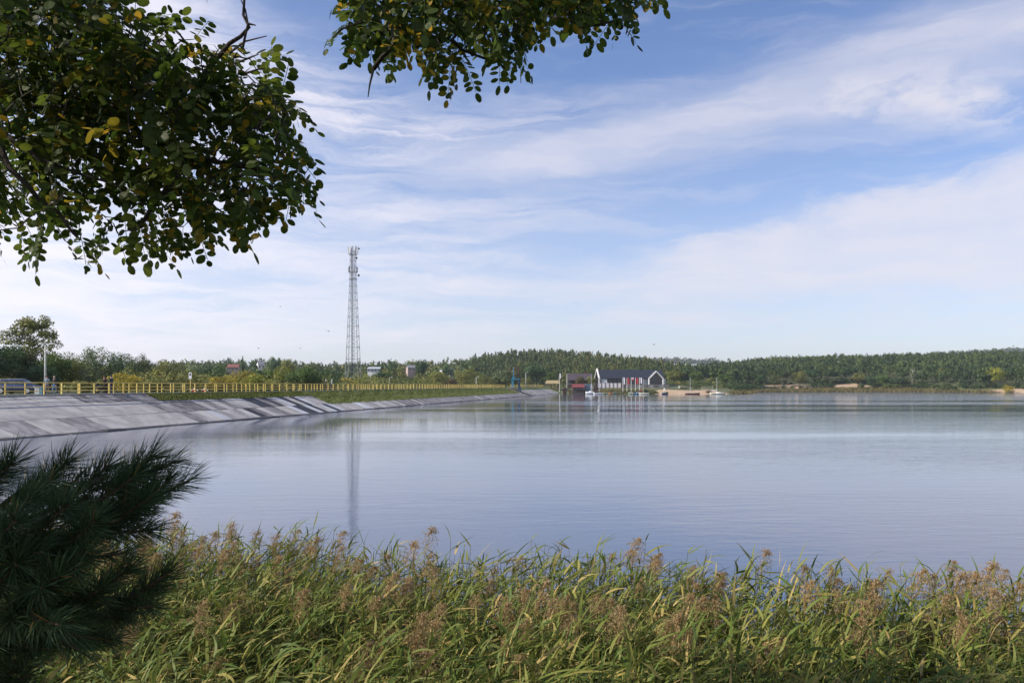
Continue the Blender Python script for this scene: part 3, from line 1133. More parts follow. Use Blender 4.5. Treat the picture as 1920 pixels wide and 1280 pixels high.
def shore(x):
    return float(np.interp(x, FX, FY))


def strip(x0, x1, b0, b1, wob=2.):
    def f(u, v):
        x = x0 + (x1 - x0) * u
        fade = min(1, min(u, 1 - u) * 6)
        return x, shore(x) + b0 + (b1 - b0) * v * (.35 + .65 * fade) + wob * v * math.sin(x * .21)
    return f


sheet('beach', strip(62, 95, -5, 19), 40, 10, m_sand)
sheet('sandy_bank', strip(150, 186, 10, 30, 1.5), 24, 8, m_sand, .12)
sheet('sandy_bank', strip(196, 222, 9, 24, 1.5), 20, 8, m_sand, .12)
sheet('sandy_point', strip(250, 330, -4, 20, 1.5), 40, 8, m_sand)

m_roofd = pmat('dark slate blue roof sheet', (.017, .021, .034), (.026, .032, .048), .6, 1.2, stretch=(4, .4, 1))
m_wallw = pmat('white render', (.66, .66, .67), (.74, .74, .74), .8, 2)
m_gdark = pmat('dark facade glass', (.012, .02, .028), (.025, .035, .045), .08, .6, spec=.8)
m_mull = pmat('dark mullion', (.02, .022, .028), (.03, .032, .04), .5, 3)
m_timber = pmat('brown timber', (.16, .10, .055), (.24, .16, .09), .8, 2, stretch=(1, 6, 1))

BY = 384.0
k = BY / FPX
bx0 = (1126 - 960) * k
bz = at(0, 722.5, BY).z
bld = empty('boathouse', (bx0, BY, bz), math.radians(4), 'modern white boathouse with dark slate roof and glazed gable on the far shore', 'building')
BL, BD, EV, RG = 31.0, 11.0, 3.75, 7.7
MB().box((BL / 2, BD / 2 + .3, EV / 2 - 1), (BL - .4, BD - .6, EV + 2)).build('wall', m_wallw, bld)
# main roof: two pitched sheets with thickness
for sgn, y0 in ((1, -.5), (-1, BD + .5)):
    y1 = BD / 2
    MB().add([(-.6, y0, EV - .2), (BL + .3, y0, EV - .2), (BL + .3, y1, RG), (-.6, y1, RG),
              (-.6, y0, EV - .45), (BL + .3, y0, EV - .45), (BL + .3, y1, RG - .25), (-.6, y1, RG - .25)],
             [(0, 1, 2, 3), (7, 6, 5, 4), (0, 4, 5, 1), (1, 5, 6, 2), (2, 6, 7, 3), (3, 7, 4, 0)]).build('roof', m_roofd, bld)
# end wall triangles
for x in (.25, BL - .25):
    MB().prism([(.4, EV - .3), (BD - .4, EV - .3), (BD / 2, RG - .4)], 0, x - .1, x + .1).build('gable_wall', m_gdark if x < 1 else m_wallw, bld)
# white frame round the left end
fr = MB()
for (a, b_) in (((-.45, -1), (-.45, EV - .3)), ((-.45, EV - .3), (BD / 2, RG + .28)), ((BD / 2, RG + .28), (BD + .45, EV - .3)), ((BD + .45, EV - .3), (BD + .45, -1))):
    p, q = Vector((-.75, *a)), Vector((-.75, *b_))
    d = (q - p).normalized()
    M = Matrix((Vector((1, 0, 0)), d, Vector((1, 0, 0)).cross(d))).transposed()
    fr.box((p + q) / 2, (.6, (q - p).length + .4, .55), rot=M)
fr.build('gable_frame', m_wallw, bld)
MB().box((-.5, BD / 2, EV / 2 - .6), (.1, BD - .6, EV + 1)).build('end_glazing', m_gdark, bld)
# dark glazed strip on the front, pane by pane
for i in range(9):
    x = 3.4 + i * 1.95
    pn = MB().box((x + .93, -.06, EV / 2 - .35), (1.8, .1, EV - .8)).build('window', m_gdark, bld)
    MB().box((x, -.1, EV / 2 - .35), (.12, .16, EV - .8)).build('mullion', m_mull, pn)
MB().box((12.3, -.1, EV - .65), (18.2, .2, .35)).build('fascia', m_mull, bld)
# glazed cross gable facing the lake
cx, cw, cr = (1228 - 1126) * k + .3, 6.9, 6.75
for sgn in (-1, 1):
    xe = cx + sgn * (cw / 2 + .35)
    MB().add([(xe, -2.4, EV - .35), (cx, -2.4, cr + .1), (cx, BD / 2, cr + .1), (xe, BD * .2, EV - .35),
              (xe, -2.4, EV - .6), (cx, -2.4, cr - .15), (cx, BD / 2, cr - .15), (xe, BD * .2, EV - .6)],
             [(0, 1, 2, 3), (7, 6, 5, 4), (0, 4, 5, 1), (1, 5, 6, 2), (2, 6, 7, 3), (3, 7, 4, 0)]).build('roof', m_roofd, bld)
fr = MB()
for (a, b_) in (((-cw / 2, -.6), (-cw / 2, EV - .4)), ((-cw / 2, EV - .4), (0, cr)), ((0, cr), (cw / 2, EV - .4)), ((cw / 2, EV - .4), (cw / 2, -.6))):
    p, q = Vector((cx + a[0], -2.65, a[1])), Vector((cx + b_[0], -2.65, b_[1]))
    d = (q - p).normalized()
    M = Matrix((d, Vector((0, 1, 0)), d.cross(Vector((0, 1, 0))))).transposed()
    fr.box((p + q) / 2, ((q - p).length + .35, .9, .5), rot=M)
fr.build('gable_frame', m_wallw, bld)
nb = 5
for i in range(nb):
    xa, xb = -cw / 2 + .25 + i * (cw - .5) / nb, -cw / 2 + .25 + (i + 1) * (cw - .5) / nb
    ht = lambda x: EV - .5 + (cr - EV) * (1 - abs(x) / (cw / 2)) - .25
    pl = [(cx + xa + .05, -.5), (cx + xb - .05, -.5), (cx + xb - .05, ht(xb)), (cx + xa + .05, ht(xa))]
    if xa < 0 < xb:
        pl.insert(3, (cx, ht(0)))
    pn = MB().prism(pl, 1, -2.3, -2.2).build('window', m_gdark, bld)
    MB().box((cx + xb, -2.3, EV / 2 - .4), (.1, .14, EV)).build('mullion', m_mull, pn)
MB().box((cx + cw / 2 + .8, -.3, EV / 2 - .4), (1.9, .5, EV - .4)).build('wall', m_wallw, bld)
MB().box((2.0, -.1, EV / 2 - .4), (2.4, .3, EV - .6)).build('wall', m_wallw, bld)
# terrace retaining wall before the boathouse
tw = empty('terrace_wall', (bx0 + 10, BY - 7, 0), .03, 'low grey terrace wall with shrubs before the boathouse', 'wall')
for i in range(9):
    MB().box((i * 2.6, 0, bz - .35), (2.55, .5, 1.5 + random.uniform(-.1, .1))).build('wall_block', m_con[1 if i % 2 else 2], tw, bevel=.03)
    MB().box((i * 2.6, 0, bz + .42), (2.58, .62, .1)).build('coping', m_con[0], tw)

# white panel hoarding
m_maroon = pmat('dark red post paint', (.13, .03, .04), (.18, .05, .05), .7, 3)
hY = 370.0
p0 = at(1120, 727, hY)
hd = empty('panel_hoarding', (p0.x, hY, gz(p0.x, hY)), 0, 'row of six white panels between dark red posts below the boathouse', 'hoarding')
zb_, zt_ = at(0, 726.5, hY).z - hd.location.z, at(0, 718, hY).z - hd.location.z
wpx = 44.5 * hY / FPX / 6
for i in range(6):
    MB().box(((i + .5) * wpx, 0, (zb_ + zt_) / 2), (wpx - .3, .06, zt_ - zb_)).build('panel', m_wallw, hd)
for i in range(7):
    MB().box((i * wpx, -.04, zt_ / 2), (.26, .2, zt_ + .3)).build('post', m_maroon, hd)

# flagpoles
m_fr = pmat('red banner cloth', (.42, .035, .05), (.5, .06, .07), .8, 1.5)
m_fw = pmat('white banner cloth', (.58, .58, .64), (.68, .68, .72), .8, 1.5)


def flag(px, ytop, ybot, Y, kind, wpx_, hpx, label):
    p = at(px, ytop, Y)
    g = max(gz(p.x, Y), 0)
    g = max(g, 0.3)
    root = empty('flagpole', (p.x, Y, g - .1), 0, label, 'flagpole', 'flagpoles before the boathouse')
    h = p.z - g + .1
    kk = Y / FPX
    MB().tube([(0, 0, 0), (0, 0, h)], [.11, .08], 6).build('pole', m_lampw, root)
    w, hh_ = wpx_ * kk, hpx * kk
    def wavy(z0, z1, nm, mat):
        V, F = [], []
        for i in range(9):
            for j in range(3):
                V.append((.1 + w * i / 8, .22 * math.sin(i * .8 + z0) * i / 8, z0 + (z1 - z0) * j / 2 - .12 * i / 8))
        for i in range(8):
            for j in range(2):
                a = i * 3 + j
                F.append((a, a + 3, a + 4, a + 1))
        V2 = [(x, y + .02, z) for x, y, z in V]
        MB().add(V + V2, F + [tuple(27 + q for q in reversed(f)) for f in F]).build(nm, mat, root)
    if kind == 'pl':
        wavy(h - hh_ / 2, h, 'flag_white_half', m_fw)
        wavy(h - hh_, h - hh_ / 2 - .01, 'flag_red_half', m_fr)
    else:
        wavy(h - hh_, h, 'banner', m_fr if kind == 'r' else m_fw)
    return root


FYY = 356.0
flag(1168.0, 707.5, 733, FYY, 'w', 3.0, 12, 'flagpole with a tall white banner, leftmost before the boathouse')
flag(1175.5, 708, 733, FYY + 1, 'r', 3.5, 12.5, 'flagpole with a tall red banner, second from the left')
flag(1183.5, 707.5, 734, FYY, 'pl', 4.6, 4.5, 'flagpole with a small white over red flag')
flag(1191.5, 708, 734, FYY + 1, 'r', 4.2, 12, 'flagpole with a tall red banner, right of the small white over red flag')
flag(1199.0, 707.5, 731, FYY + 2, 'w', 4.0, 11, 'flagpole with a tall white banner, rightmost of the row')
flag(1049, 700, 722, 386, 'w', 2.4, 9, 'pole with a furled white flag right of the thatched shelter')

# sheds and houses near the boathouse
m_tile = pmat('dull red roof sheet', (.14, .03, .035), (.19, .05, .05), .7, 1.5)
m_conta = pmat('blue grey container', (.10, .15, .20), (.14, .2, .25), .6, 1.5)
m_wood = pmat('dark weathered boards', (.05, .04, .035), (.09, .07, .055), .85, 2)


def house(name, pxl, pxr, ytop, yeave, ybot, Y, roof, wall, label, cat, depth=7., rz=0., wins=3, chim=False, hip=.5):
    kk = Y / FPX
    a = at(pxl, ybot, Y)
    w = (pxr - pxl) * kk
    root = empty(name, ((a.x * 2 + w) / 2, Y, a.z), rz, label, cat)
    ze, zr = (ybot - yeave) * kk, (ybot - ytop) * kk
    gzz = gz((a.x * 2 + w) / 2, Y) - a.z
    MB().box((0, depth / 2, (ze + gzz - 1.0) / 2), (w - .6, depth - .6, ze - gzz + 1.0)).build('wall', wall, root)
    i_ = w * .04
    for y0, sg_ in ((-.4, 1), (depth + .4, -1)):
        MB().add([(-w / 2, y0, ze - .1), (w / 2, y0, ze - .1), (w / 2 - i_, depth / 2, zr), (-w / 2 + i_, depth / 2, zr),
                  (-w / 2, y0, ze - .28), (w / 2, y0, ze - .28), (w / 2 - i_, depth / 2, zr - .18), (-w / 2 + i_, depth / 2, zr - .18)],
                 [(0, 1, 2, 3), (7, 6, 5, 4), (0, 4, 5, 1), (1, 5, 6, 2), (2, 6, 7, 3), (3, 7, 4, 0)]).build('roof', roof, root)
    for sx in (-1, 1):
        MB().prism([(.3, ze - .15), (depth - .3, ze - .15), (depth / 2, zr - .25)], 0, sx * (w / 2 - .5) - .08, sx * (w / 2 - .5) + .08).build('gable_wall', wall, root)
    for i in range(wins):
        x = -w / 2 + w * (i + .5) / wins
        wn_ = MB().box((x, .27, ze * .5), (min(1.2, w / wins * .5), .1, min(1.3, ze * .5))).build('window', m_gdark, root)
        MB().box((x, .2, ze * .5 - min(1.3, ze * .5) / 2 - .06), (min(1.4, w / wins * .6), .2, .08)).build('sill', m_wallw, wn_)
    if chim:
        MB().box((w * .2, depth / 2 + .4, zr + .2), (.6, .6, 1.3)).build('chimney', m_tile, root)
    return root


house('shed', 1072, 1097, 719.5, 725.5, 729.5, 372, m_tile, m_wood, 'long low shed with a dull red roof by the water', 'shed', 5, 0, 4)
cn = at(1104, 728, 374)
ct = empty('storage_container', (cn.x, 374, gz(cn.x, 374)), 0, 'blue-grey storage container right of the red-roofed shed', 'container')
ch_ = at(0, 720, 374).z - ct.location.z
MB().box((0, 1.2, ch_ / 2), (3.6, 2.4, ch_)).build('shell', m_conta, ct, bevel=.05)
for i in range(8):
    MB().box((-1.6 + i * .45, -.03, ch_ / 2), (.2, .08, ch_ - .3)).build('rib', m_conta, ct)
MB().box((1.2, -.05, ch_ / 2), (.9, .06, ch_ - .4)).build('door', m_cab, ct)
house('dark_roofed_house', 1064, 1113, 700, 712, 722, 405, pmat('purple brown roof', (.045, .035, .05), (.07, .055, .07), .8, 1), m_wood, 'large house with a dark purple-brown roof half hidden behind the shed', 'house', 9, 0, 5, True)
# open shelter
sp_ = at(1036, 722, 392)
sh_ = empty('shelter', (sp_.x, 392, gz(sp_.x, 392) if gz(sp_.x, 392) > .5 else .9), 0, 'open timber shelter with a pale straw-coloured roof beyond the dam', 'shelter')
zz = sp_.z - sh_.location.z
for x in (-3, -1, 1, 3):
    for y in (0, 3):
        MB().box((x, y, (zz + 1.2) / 2), (.2, .2, zz + 1.2)).build('post', m_timber, sh_)
m_straw = pmat('pale straw roof', (.26, .20, .11), (.36, .29, .17), .95, 3)
for y0, y1 in ((-.6, 1.5), (3.6, 1.5)):
    MB().add([(-3.6, y0, zz + .9), (3.6, y0, zz + .9), (2.9, y1, zz + 2.4), (-2.9, y1, zz + 2.4), (-3.6, y0, zz + .7), (3.6, y0, zz + .7), (2.9, y1, zz + 2.2), (-2.9, y1, zz + 2.2)],
             [(0, 1, 2, 3), (7, 6, 5, 4), (0, 4, 5, 1), (1, 5, 6, 2), (2, 6, 7, 3), (3, 7, 4, 0)]).build('roof', m_straw, sh_)
MB().box((0, 1.5, zz * .35), (6.4, 3.2, .3)).build('floor_deck', m_timber, sh_)

# houses on the left ridge
m_tile2 = pmat('red clay roof', (.16, .055, .045), (.22, .08, .065), .85, 2)
m_pink = pmat('pink render', (.34, .25, .24), (.42, .31, .29), .85, 2)
m_roofg = pmat('grey roof', (.12, .13, .15), (.18, .19, .21), .8, 2)
m_pv = pmat('pale metal roof', (.36, .39, .45), (.45, .48, .53), .5, 2)
house('hill_house', 424, 447, 682.5, 688, 694, 480, m_tile2, m_pink, 'pink house with a red roof among trees on the left ridge', 'house', 8, .15, 3, True)
house('hill_house', 484, 497, 676, 684, 692, 520, m_roofg, m_wallw, 'white house with grey roof left of the lattice mast on the ridge', 'house', 8, .5, 2, True)
house('hill_house', 688, 714, 687.5, 690.5, 697, 450, m_pv, m_wallw, 'long low building with a pale metal roof right of the lattice mast', 'house', 9, 0, 4)
house('hill_house', 764, 780, 684, 689, 695, 500, m_roofg, m_pink, 'pale house with a grey roof among ridge trees, right of the long low building', 'house', 8, .3, 2, True)
house('hill_house', 841, 856, 688, 693.5, 699, 440, m_roofg, m_wallw, 'white gabled house half hidden by olive trees left of the sluice hoist', 'house', 8, 1.0, 2)

# ------------------------------------------------------------------ boats
m_hullw = pmat('white gelcoat', (.66, .67, .68), (.76, .77, .77), .35, 2)
m_hullr = pmat('dark red hull paint', (.10, .02, .02), (.14, .035, .03), .4, 2)
m_hullb = pmat('navy hull paint', (.015, .035, .09), (.02, .05, .12), .4, 2)
m_sailc = pmat('blue sail cover', (.02, .05, .16), (.03, .07, .2), .8, 2)
m_cream = pmat('cream hull paint', (.60, .58, .46), (.68, .66, .54), .4, 2)
m_alu = pmat('aluminium spar', (.5, .5, .5), (.6, .6, .6), .4, 3, metal=.4)


def hull(L, W, H, name, mat, par, sheer=.15, z0=-.15):
    secs = []
    for i in range(11):
        u = i / 10
        w = W / 2 * (math.sin(min(1, u * 1.35 + .34) * math.pi * .5) if u < .5 else math.cos(max(0, (u - .5) * 2) * math.pi * .5) ** .75) + .015
        zt = H + sheer * (2 * u - .9) ** 2
        x = -L / 2 + L * u
        rk = z0 * (1 - .8 * u ** 6)
        secs.append([(x, -w, zt), (x, -w * .9, H * .35), (x, -w * .4, rk), (x, w * .4, rk), (x, w * .9, H * .35), (x, w, zt)])
    return loft(secs, name, mat, par)


def boat(pxl, pxr, Y, hullm, label, H=.75, mastpx=None, masty=None, cover=None, cabin_=True, rz=0., cat='boat', z=0.):
    kk = Y / FPX
    L = (pxr - pxl) * kk / max(.5, abs(math.cos(rz)))
    p = at((pxl + pxr) / 2, 730, Y)
    root = empty('sailing_boat' if mastpx else 'rowing_boat', (p.x, Y, z), rz, label, cat, 'boats along the far shore')
    W = min(2.2, L * .34)
    hull(L, W, H, 'hull', hullm, root)
    MB().prism([(-L * .42, -W * .36), (L * .1, -W * .4), (L * .4, 0), (L * .1, W * .4), (-L * .42, W * .36)], 2, H - .03, H + .05).build('deck', m_hullw, root)
    if cabin_:
        loft([[(x, -w, H), (x, w, H), (x, w * .8, H + h_), (x, -w * .8, H + h_)] for x, w, h_ in ((-L * .1, W * .3, .35), (L * .12, W * .28, .38), (L * .26, W * .12, .12))], 'cabin', m_hullw, root)
    else:
        for x in (-.22, .08):
            MB().box((L * x, 0, H + .06), (.22, W * .8, .05)).build('thwart', m_timber, root)
    if mastpx:
        mx = ((mastpx - (pxl + pxr) / 2) * kk)
        mh = at(mastpx, masty, Y).z - z
        MB().tube([(mx, 0, H * .4), (mx + .02, 0, mh)], [.10, .07], 6).build('mast', m_alu, root)
        bl = L * .42
        MB().tube([(mx, 0, H + 1.0), (mx - bl, 0, H + .95)], .05, 6).build('boom', m_alu, root)
        if cover:
            MB().tube([(mx - .05, 0, H + 1.12), (mx - bl * .5, 0, H + 1.12), (mx - bl, 0, H + 1.05)], [.17, .15, .08], 8).build('furled_sail', cover, root)
        for q in (L * .47, -L * .47):
            MB().tube([(mx, 0, mh * .96), (q, 0, H + .1)], .014, 4).build('stay', m_alu, root)
    return root


boat(1098, 1114, 350, m_hullw, 'white sailing boat with tall mast moored before the blue-grey container', .95, 1108.5, 702, m_sailc)
boat(1113, 1131, 343, m_hullw, 'small white dinghy with a red-brown stern beside the dark red bush', .5, 1123.5, 715, None, False, .25)
boat(1199, 1217, 338, m_cream, 'cream dinghy with slender mast just right of the flagpoles', .55, 1206, 710, m_fr, False)
boat(1241, 1252, 336, m_hullb, 'small navy blue boat moored off the beach', .55, None, None, None, False, .3)
boat(1285, 1312, 340, m_hullr, 'dark red sailing boat moored off the beach, mast bare', .45, 1294, 707.5, None, False)
boat(1331, 1360, 340, m_cream, 'long cream sailing boat with mast, rightmost off the beach', .5, 1344, 707, m_hullw, True)
# kayaks and paddle boats drawn up on the bank
kcol = {'yellow': (.62, .42, .05), 'orange': (.65, .24, .08), 'teal': (.02, .22, .30), 'green': (.10, .30, .10), 'pale green': (.30, .40, .28), 'blue': (.02, .16, .38), 'white': (.65, .65, .65)}
for px0, px1, y_, Y, c, lab in ((1127, 1133, 729.5, 360, 'yellow', 'yellow kayak on the grass below the left white panels'), (1141, 1150, 732.2, 354, 'orange', 'orange kayak on the bank below the white panels'),
                                (1126, 1141, 734.2, 351, 'pale green', 'pale green canoe at the water edge below the white panels'), (1150, 1160, 732.2, 354, 'teal', 'teal kayak right of the orange one'),
                                (1160, 1172, 732.6, 353, 'green', 'green kayak left of the white banner pole'), (1178, 1189, 736.4, 344, 'pale green', 'pale green pedal boat at the water edge under the flags'),
                                (1190, 1201, 736.4, 344, 'blue', 'blue pedal boat at the water edge under the flags'), (1194, 1201, 731.5, 352, 'white', 'white hull drawn up on the bank under the right banner')):
    p = at((px0 + px1) / 2, y_, Y)
    g = max(gz(p.x, Y), -.02)
    ky = empty('kayak' if Y > 345 else 'pedal_boat', (p.x, Y, g + .06), random.uniform(-.1, .1), lab, 'kayak' if Y > 345 else 'pedal boat', 'small craft on the bank')
    mk = pmat('kayak ' + c, tuple(x * .9 for x in kcol[c]), tuple(x * 1.1 for x in kcol[c]), .4, 2)
    Lk = (px1 - px0) * Y / FPX
    hull(Lk, .9, .42, 'hull', mk, ky, .12, 0.)
    if Y > 345:
        MB().prism([(-.5, -.2), (.4, -.22), (.6, 0), (.4, .22), (-.5, .2)], 2, .40, .46).build('cockpit_rim', m_dark, ky)
    else:
        for x in (-.5, .35):
            MB().box((x, 0, .55), (.1, .9, .5)).build('seat_back', m_hullw, ky, bevel=.03)
            MB().box((x + .25, 0, .38), (.5, .9, .1)).build('seat', m_hullw, ky, bevel=.03)
# jetty
jt = at(1152, 735, 348)
jet = empty('jetty', (jt.x, 348, 0), 0, 'low wooden jetty at the water edge below the kayaks', 'jetty')
for i in range(18):
    MB().box((-4.3 + i * .5, 0, .38), (.46, 1.6, .06)).build('plank', m_timber, jet)
for x in (-4, -1.3, 1.3, 4):
    for y in (-.7, .7):
        MB().tube([(x, y, -1), (x, y, .36)], .08, 6).build('pile', m_wood, jet)
# volleyball net
vn = at(1326, 729, 362)
vb = empty('volleyball_net', (vn.x, 362, gz(vn.x, 362)), 0, 'volleyball net with pale bands on the sandy beach', 'net')
zt_ = at(0, 724.5, 362).z - vb.location.z
for x in (-2.3, 2.3):
    MB().tube([(x, 0, 0), (x, 0, zt_ + .05)], .05, 6).build('post', m_cream, vb)
MB().box((0, 0, zt_), (4.6, .03, .12)).build('top_band', m_cream, vb)
MB().box((0, 0, zt_ - .85), (4.6, .03, .12)).build('bottom_band', m_cream, vb)
mb = MB()
for i in range(24):
    mb.box((-2.25 + i * .195, 0, zt_ - .43), (.012, .012, .8))
for j in range(5):
    mb.box((0, .014, zt_ - .15 - j * .14), (4.5, .012, .012))
mb.build('netting', m_dark, vb)['kind'] = 'stuff'
# white bins and a buoy
for px, y_, Y, lab in ((1246, 731, 356, 'white lifeguard chair on the beach above the dark green tussock'), (1274, 725.5, 376, 'small white rounded bin at the back of the beach')):
    p = at(px, y_, Y)
    rb = empty('beach_chair' if px < 1260 else 'bin', (p.x, Y, gz(p.x, Y)), 0, lab, 'chair' if px < 1260 else 'bin')
    if px < 1260:
        for x in (-.3, .3):
            for y in (-.3, .3):
                MB().tube([(x * 1.2, y * 1.2, 0), (x, y, 1.0)], .04, 6).build('leg', m_white, rb)
        MB().box((0, 0, 1.03), (.7, .7, .06)).build('seat', m_white, rb)
        MB().box((0, .32, 1.4), (.7, .06, .7)).build('backrest', m_white, rb)
    else:
        MB().tube([(0, 0, 0), (0, 0, .75)], [.3, .36], 12).build('drum', m_white, rb)
        MB().ell((0, 0, .75), (.37, .37, .2), 12, 6).build('lid', m_white, rb, smooth=True)

# birds
m_bird = pmat('dark feathers', (.03, .03, .03), (.05, .05, .05), .8, 8)
for px, py, Y, bank_, lab in ((485, 653, 70, .7, 'dark bird flying low in the sky left of the lattice mast'), (563, 653, 95, .2, 'small dark bird in the sky between the left trees and the mast'),
                              (616, 621, 90, -.3, 'tiny dark bird in the sky just left of the mast'), (526, 575, 110, .1, 'tiny dark bird highest in the sky left of the mast'),
                              (1226, 646, 110, .2, 'tiny dark bird in the sky above the boathouse')):
    p = at(px, py, Y)
    bd = empty('bird', p, random.uniform(0, 3), lab, 'bird', 'birds in the sky')
    MB().tube([(-.17, 0, 0), (-.08, 0, .0), (.05, 0, .01), (.14, 0, .02), (.19, 0, .02)], [.01, .035, .045, .03, .008], 8).build('body', m_bird, bd, smooth=True)
    for s_ in (-1, 1):
        MB().add([(.07, 0, .02), (.06, s_ * .18, .09 + bank_ * s_ * .05), (-.02, s_ * .36, .05 + bank_ * s_ * .12), (-.06, s_ * .17, .075 + bank_ * s_ * .05), (-.05, 0, .015)], [(0, 1, 3, 4), (1, 2, 3)]).build('wing', m_bird, bd)

# ------------------------------------------------------------------ trees
def unit(v):
    return v / np.maximum(np.linalg.norm(v, axis=-1, keepdims=True), 1e-9)


def crown_np(seed, kind, nl, leaf):
    """leaf quads of a tree one unit high and about one unit wide, base at the origin."""
    r = np.random.default_rng(seed)
    def inball(n, p):
        return unit(r.normal(size=(n, 3))) * (r.random((n, 1)) ** p)
    if kind == 'round':
        nc = 34
        c = inball(nc, .45) * [.40, .40, .36] + [0, 0, .60]
        cr_ = r.uniform(.10, .17, nc)
        cen = np.array([0, 0, .55])
    elif kind == 'bush':
        nc = 34
        c = inball(nc, .45) * [.40, .40, .42] + [0, 0, .45]
        c[:, 2] = np.abs(c[:, 2] - .08) + .08
        cr_ = r.uniform(.10, .17, nc)
        cen = np.array([0, 0, .3])
    elif kind == 'willow':
        nc = 46
        c = inball(nc, .4) * [.42, .42, .42] + [0, 0, .50]
        cr_ = r.uniform(.07, .13, nc)
        cen = np.array([0, 0, .3])
    elif kind == 'tall':
        nc = 36
        t_ = r.random(nc)
        a = r.random(nc) * 6.28
        rad = .42 * np.sin(np.clip(t_ * 1.1 + .08, 0, 1) * np.pi) ** .7 * r.random(nc) ** .5
        c = np.stack([rad * np.cos(a), rad * np.sin(a), .16 + .76 * t_], -1)
        cr_ = r.uniform(.07, .13, nc)
        cen = np.array([0, 0, .5])
    elif kind == 'conifer':
        nc = 60
        t_ = r.random(nc) ** .8
        a = r.random(nc) * 6.28
        rad = .46 * (1 - t_) * r.uniform(.6, 1, nc)
        c = np.stack([rad * np.cos(a), rad * np.sin(a), .08 + .88 * t_], -1)
        cr_ = .05 + .07 * (1 - t_)
        cen = np.array([0, 0, .4])
    elif kind == 'pine':
        nc = 26
        c = inball(nc, .5) * [.38, .38, .28] + [0, 0, .70]
        cr_ = r.uniform(.09, .16, nc)
        cen = np.array([0, 0, .6])
    else:                                   # locust: loose tiers with sky between them
        nc = 90
        a = r.random(nc) * 6.28
        tier = r.integers(0, 6, nc)
        rad = np.array([.30, .36, .42, .45, .38, .24])[tier] * r.random(nc) ** .45
        c = np.stack([rad * np.cos(a), rad * np.sin(a), .32 + tier * .12 + r.normal(0, .03, nc)], -1)
        cr_ = r.uniform(.07, .12, nc)
        cen = np.array([0, 0, .4])
    w = cr_ ** 2
    ci = r.choice(nc, nl, p=w / w.sum())
    d = unit(r.normal(size=(nl, 3)) + [0, 0, .25])
    flat_ = np.array([1, 1, .55]) if kind == 'locust' else np.array([1, 1, 1.25]) if kind in ('willow', 'tall') else np.array([1, 1, .85])
    pos = c[ci] + d * cr_[ci][:, None] * (r.random((nl, 1)) ** .35) * 1.08 * flat_
    nrm = unit(d * .8 + unit(c[ci] - cen) * .45 + r.normal(size=(nl, 3)) * .55)
    tx = unit(np.cross(nrm, r.normal(size=(nl, 3))))
    if kind in ('willow',):
        tx = unit(np.cross(nrm, np.cross(nrm, [0, 0, 1.0]) + r.normal(size=(nl, 3)) * .4))
    ty = np.cross(nrm, tx)
    sz = leaf * r.uniform(.55, 1.35, (nl, 1))
    asp = .38 if kind == 'willow' else .62
    q = np.stack([pos - tx * sz, pos + ty * sz * asp, pos + tx * sz, pos - ty * sz * asp], 1)
    ctone = r.random(nc)
    tone = np.clip(.55 * ctone[ci] + .45 * r.random(nl), 0, 1)
    q = q.reshape(-1, 3)
    q[:, 2] = np.maximum(q[:, 2], .0)
    return q, np.repeat(tone, 4), c


m_bark = pmat('bark', (.055, .042, .03), (.11, .085, .065), .95, 6, stretch=(3, 3, .6))
m_bark2 = pmat('pale birch bark', (.35, .33, .30), (.5, .48, .45), .9, 6, stretch=(1, 1, 4))
FOL = {
    'dark': [(0, (0.021, 0.048, 0.021)), (.6, (0.053, 0.102, 0.033)), (1, (0.102, 0.162, 0.045))],
    'green': [(0, (0.044, 0.087, 0.021)), (.6, (0.100, 0.164, 0.034)), (1, (0.189, 0.251, 0.052))],
    'grey': [(0, (0.060, 0.093, 0.045)), (.6, (0.130, 0.170, 0.077)), (1, (0.238, 0.269, 0.128))],
    'olive': [(0, (0.081, 0.099, 0.026)), (.6, (0.173, 0.188, 0.050)), (1, (0.307, 0.287, 0.079))],
    'yellow': [(0, (0.129, 0.120, 0.018)), (.5, (0.294, 0.252, 0.033)), (1, (0.553, 0.402, 0.052))],
    'lime': [(0, (0.087, 0.118, 0.018)), (.5, (0.207, 0.234, 0.030)), (1, (0.398, 0.368, 0.052))],
    'brown': [(0, (0.061, 0.047, 0.024)), (.6, (0.115, 0.092, 0.043)), (1, (0.189, 0.142, 0.068))],
    'maroon': [(0, (0.034, 0.011, 0.014)), (.6, (0.074, 0.022, 0.024)), (1, (0.121, 0.041, 0.038))],
    'pine': [(0, (0.019, 0.041, 0.017)), (.6, (0.050, 0.080, 0.026)), (1, (0.103, 0.134, 0.038))],
    'mix': [(0, (0.027, 0.054, 0.018)), (.45, (0.069, 0.104, 0.031)), (.8, (0.152, 0.169, 0.052)), (1, (0.229, 0.177, 0.059))],
}
FM = {k_: fmat('foliage ' + k_, v, .22) for k_, v in FOL.items()}
PROTO = {}


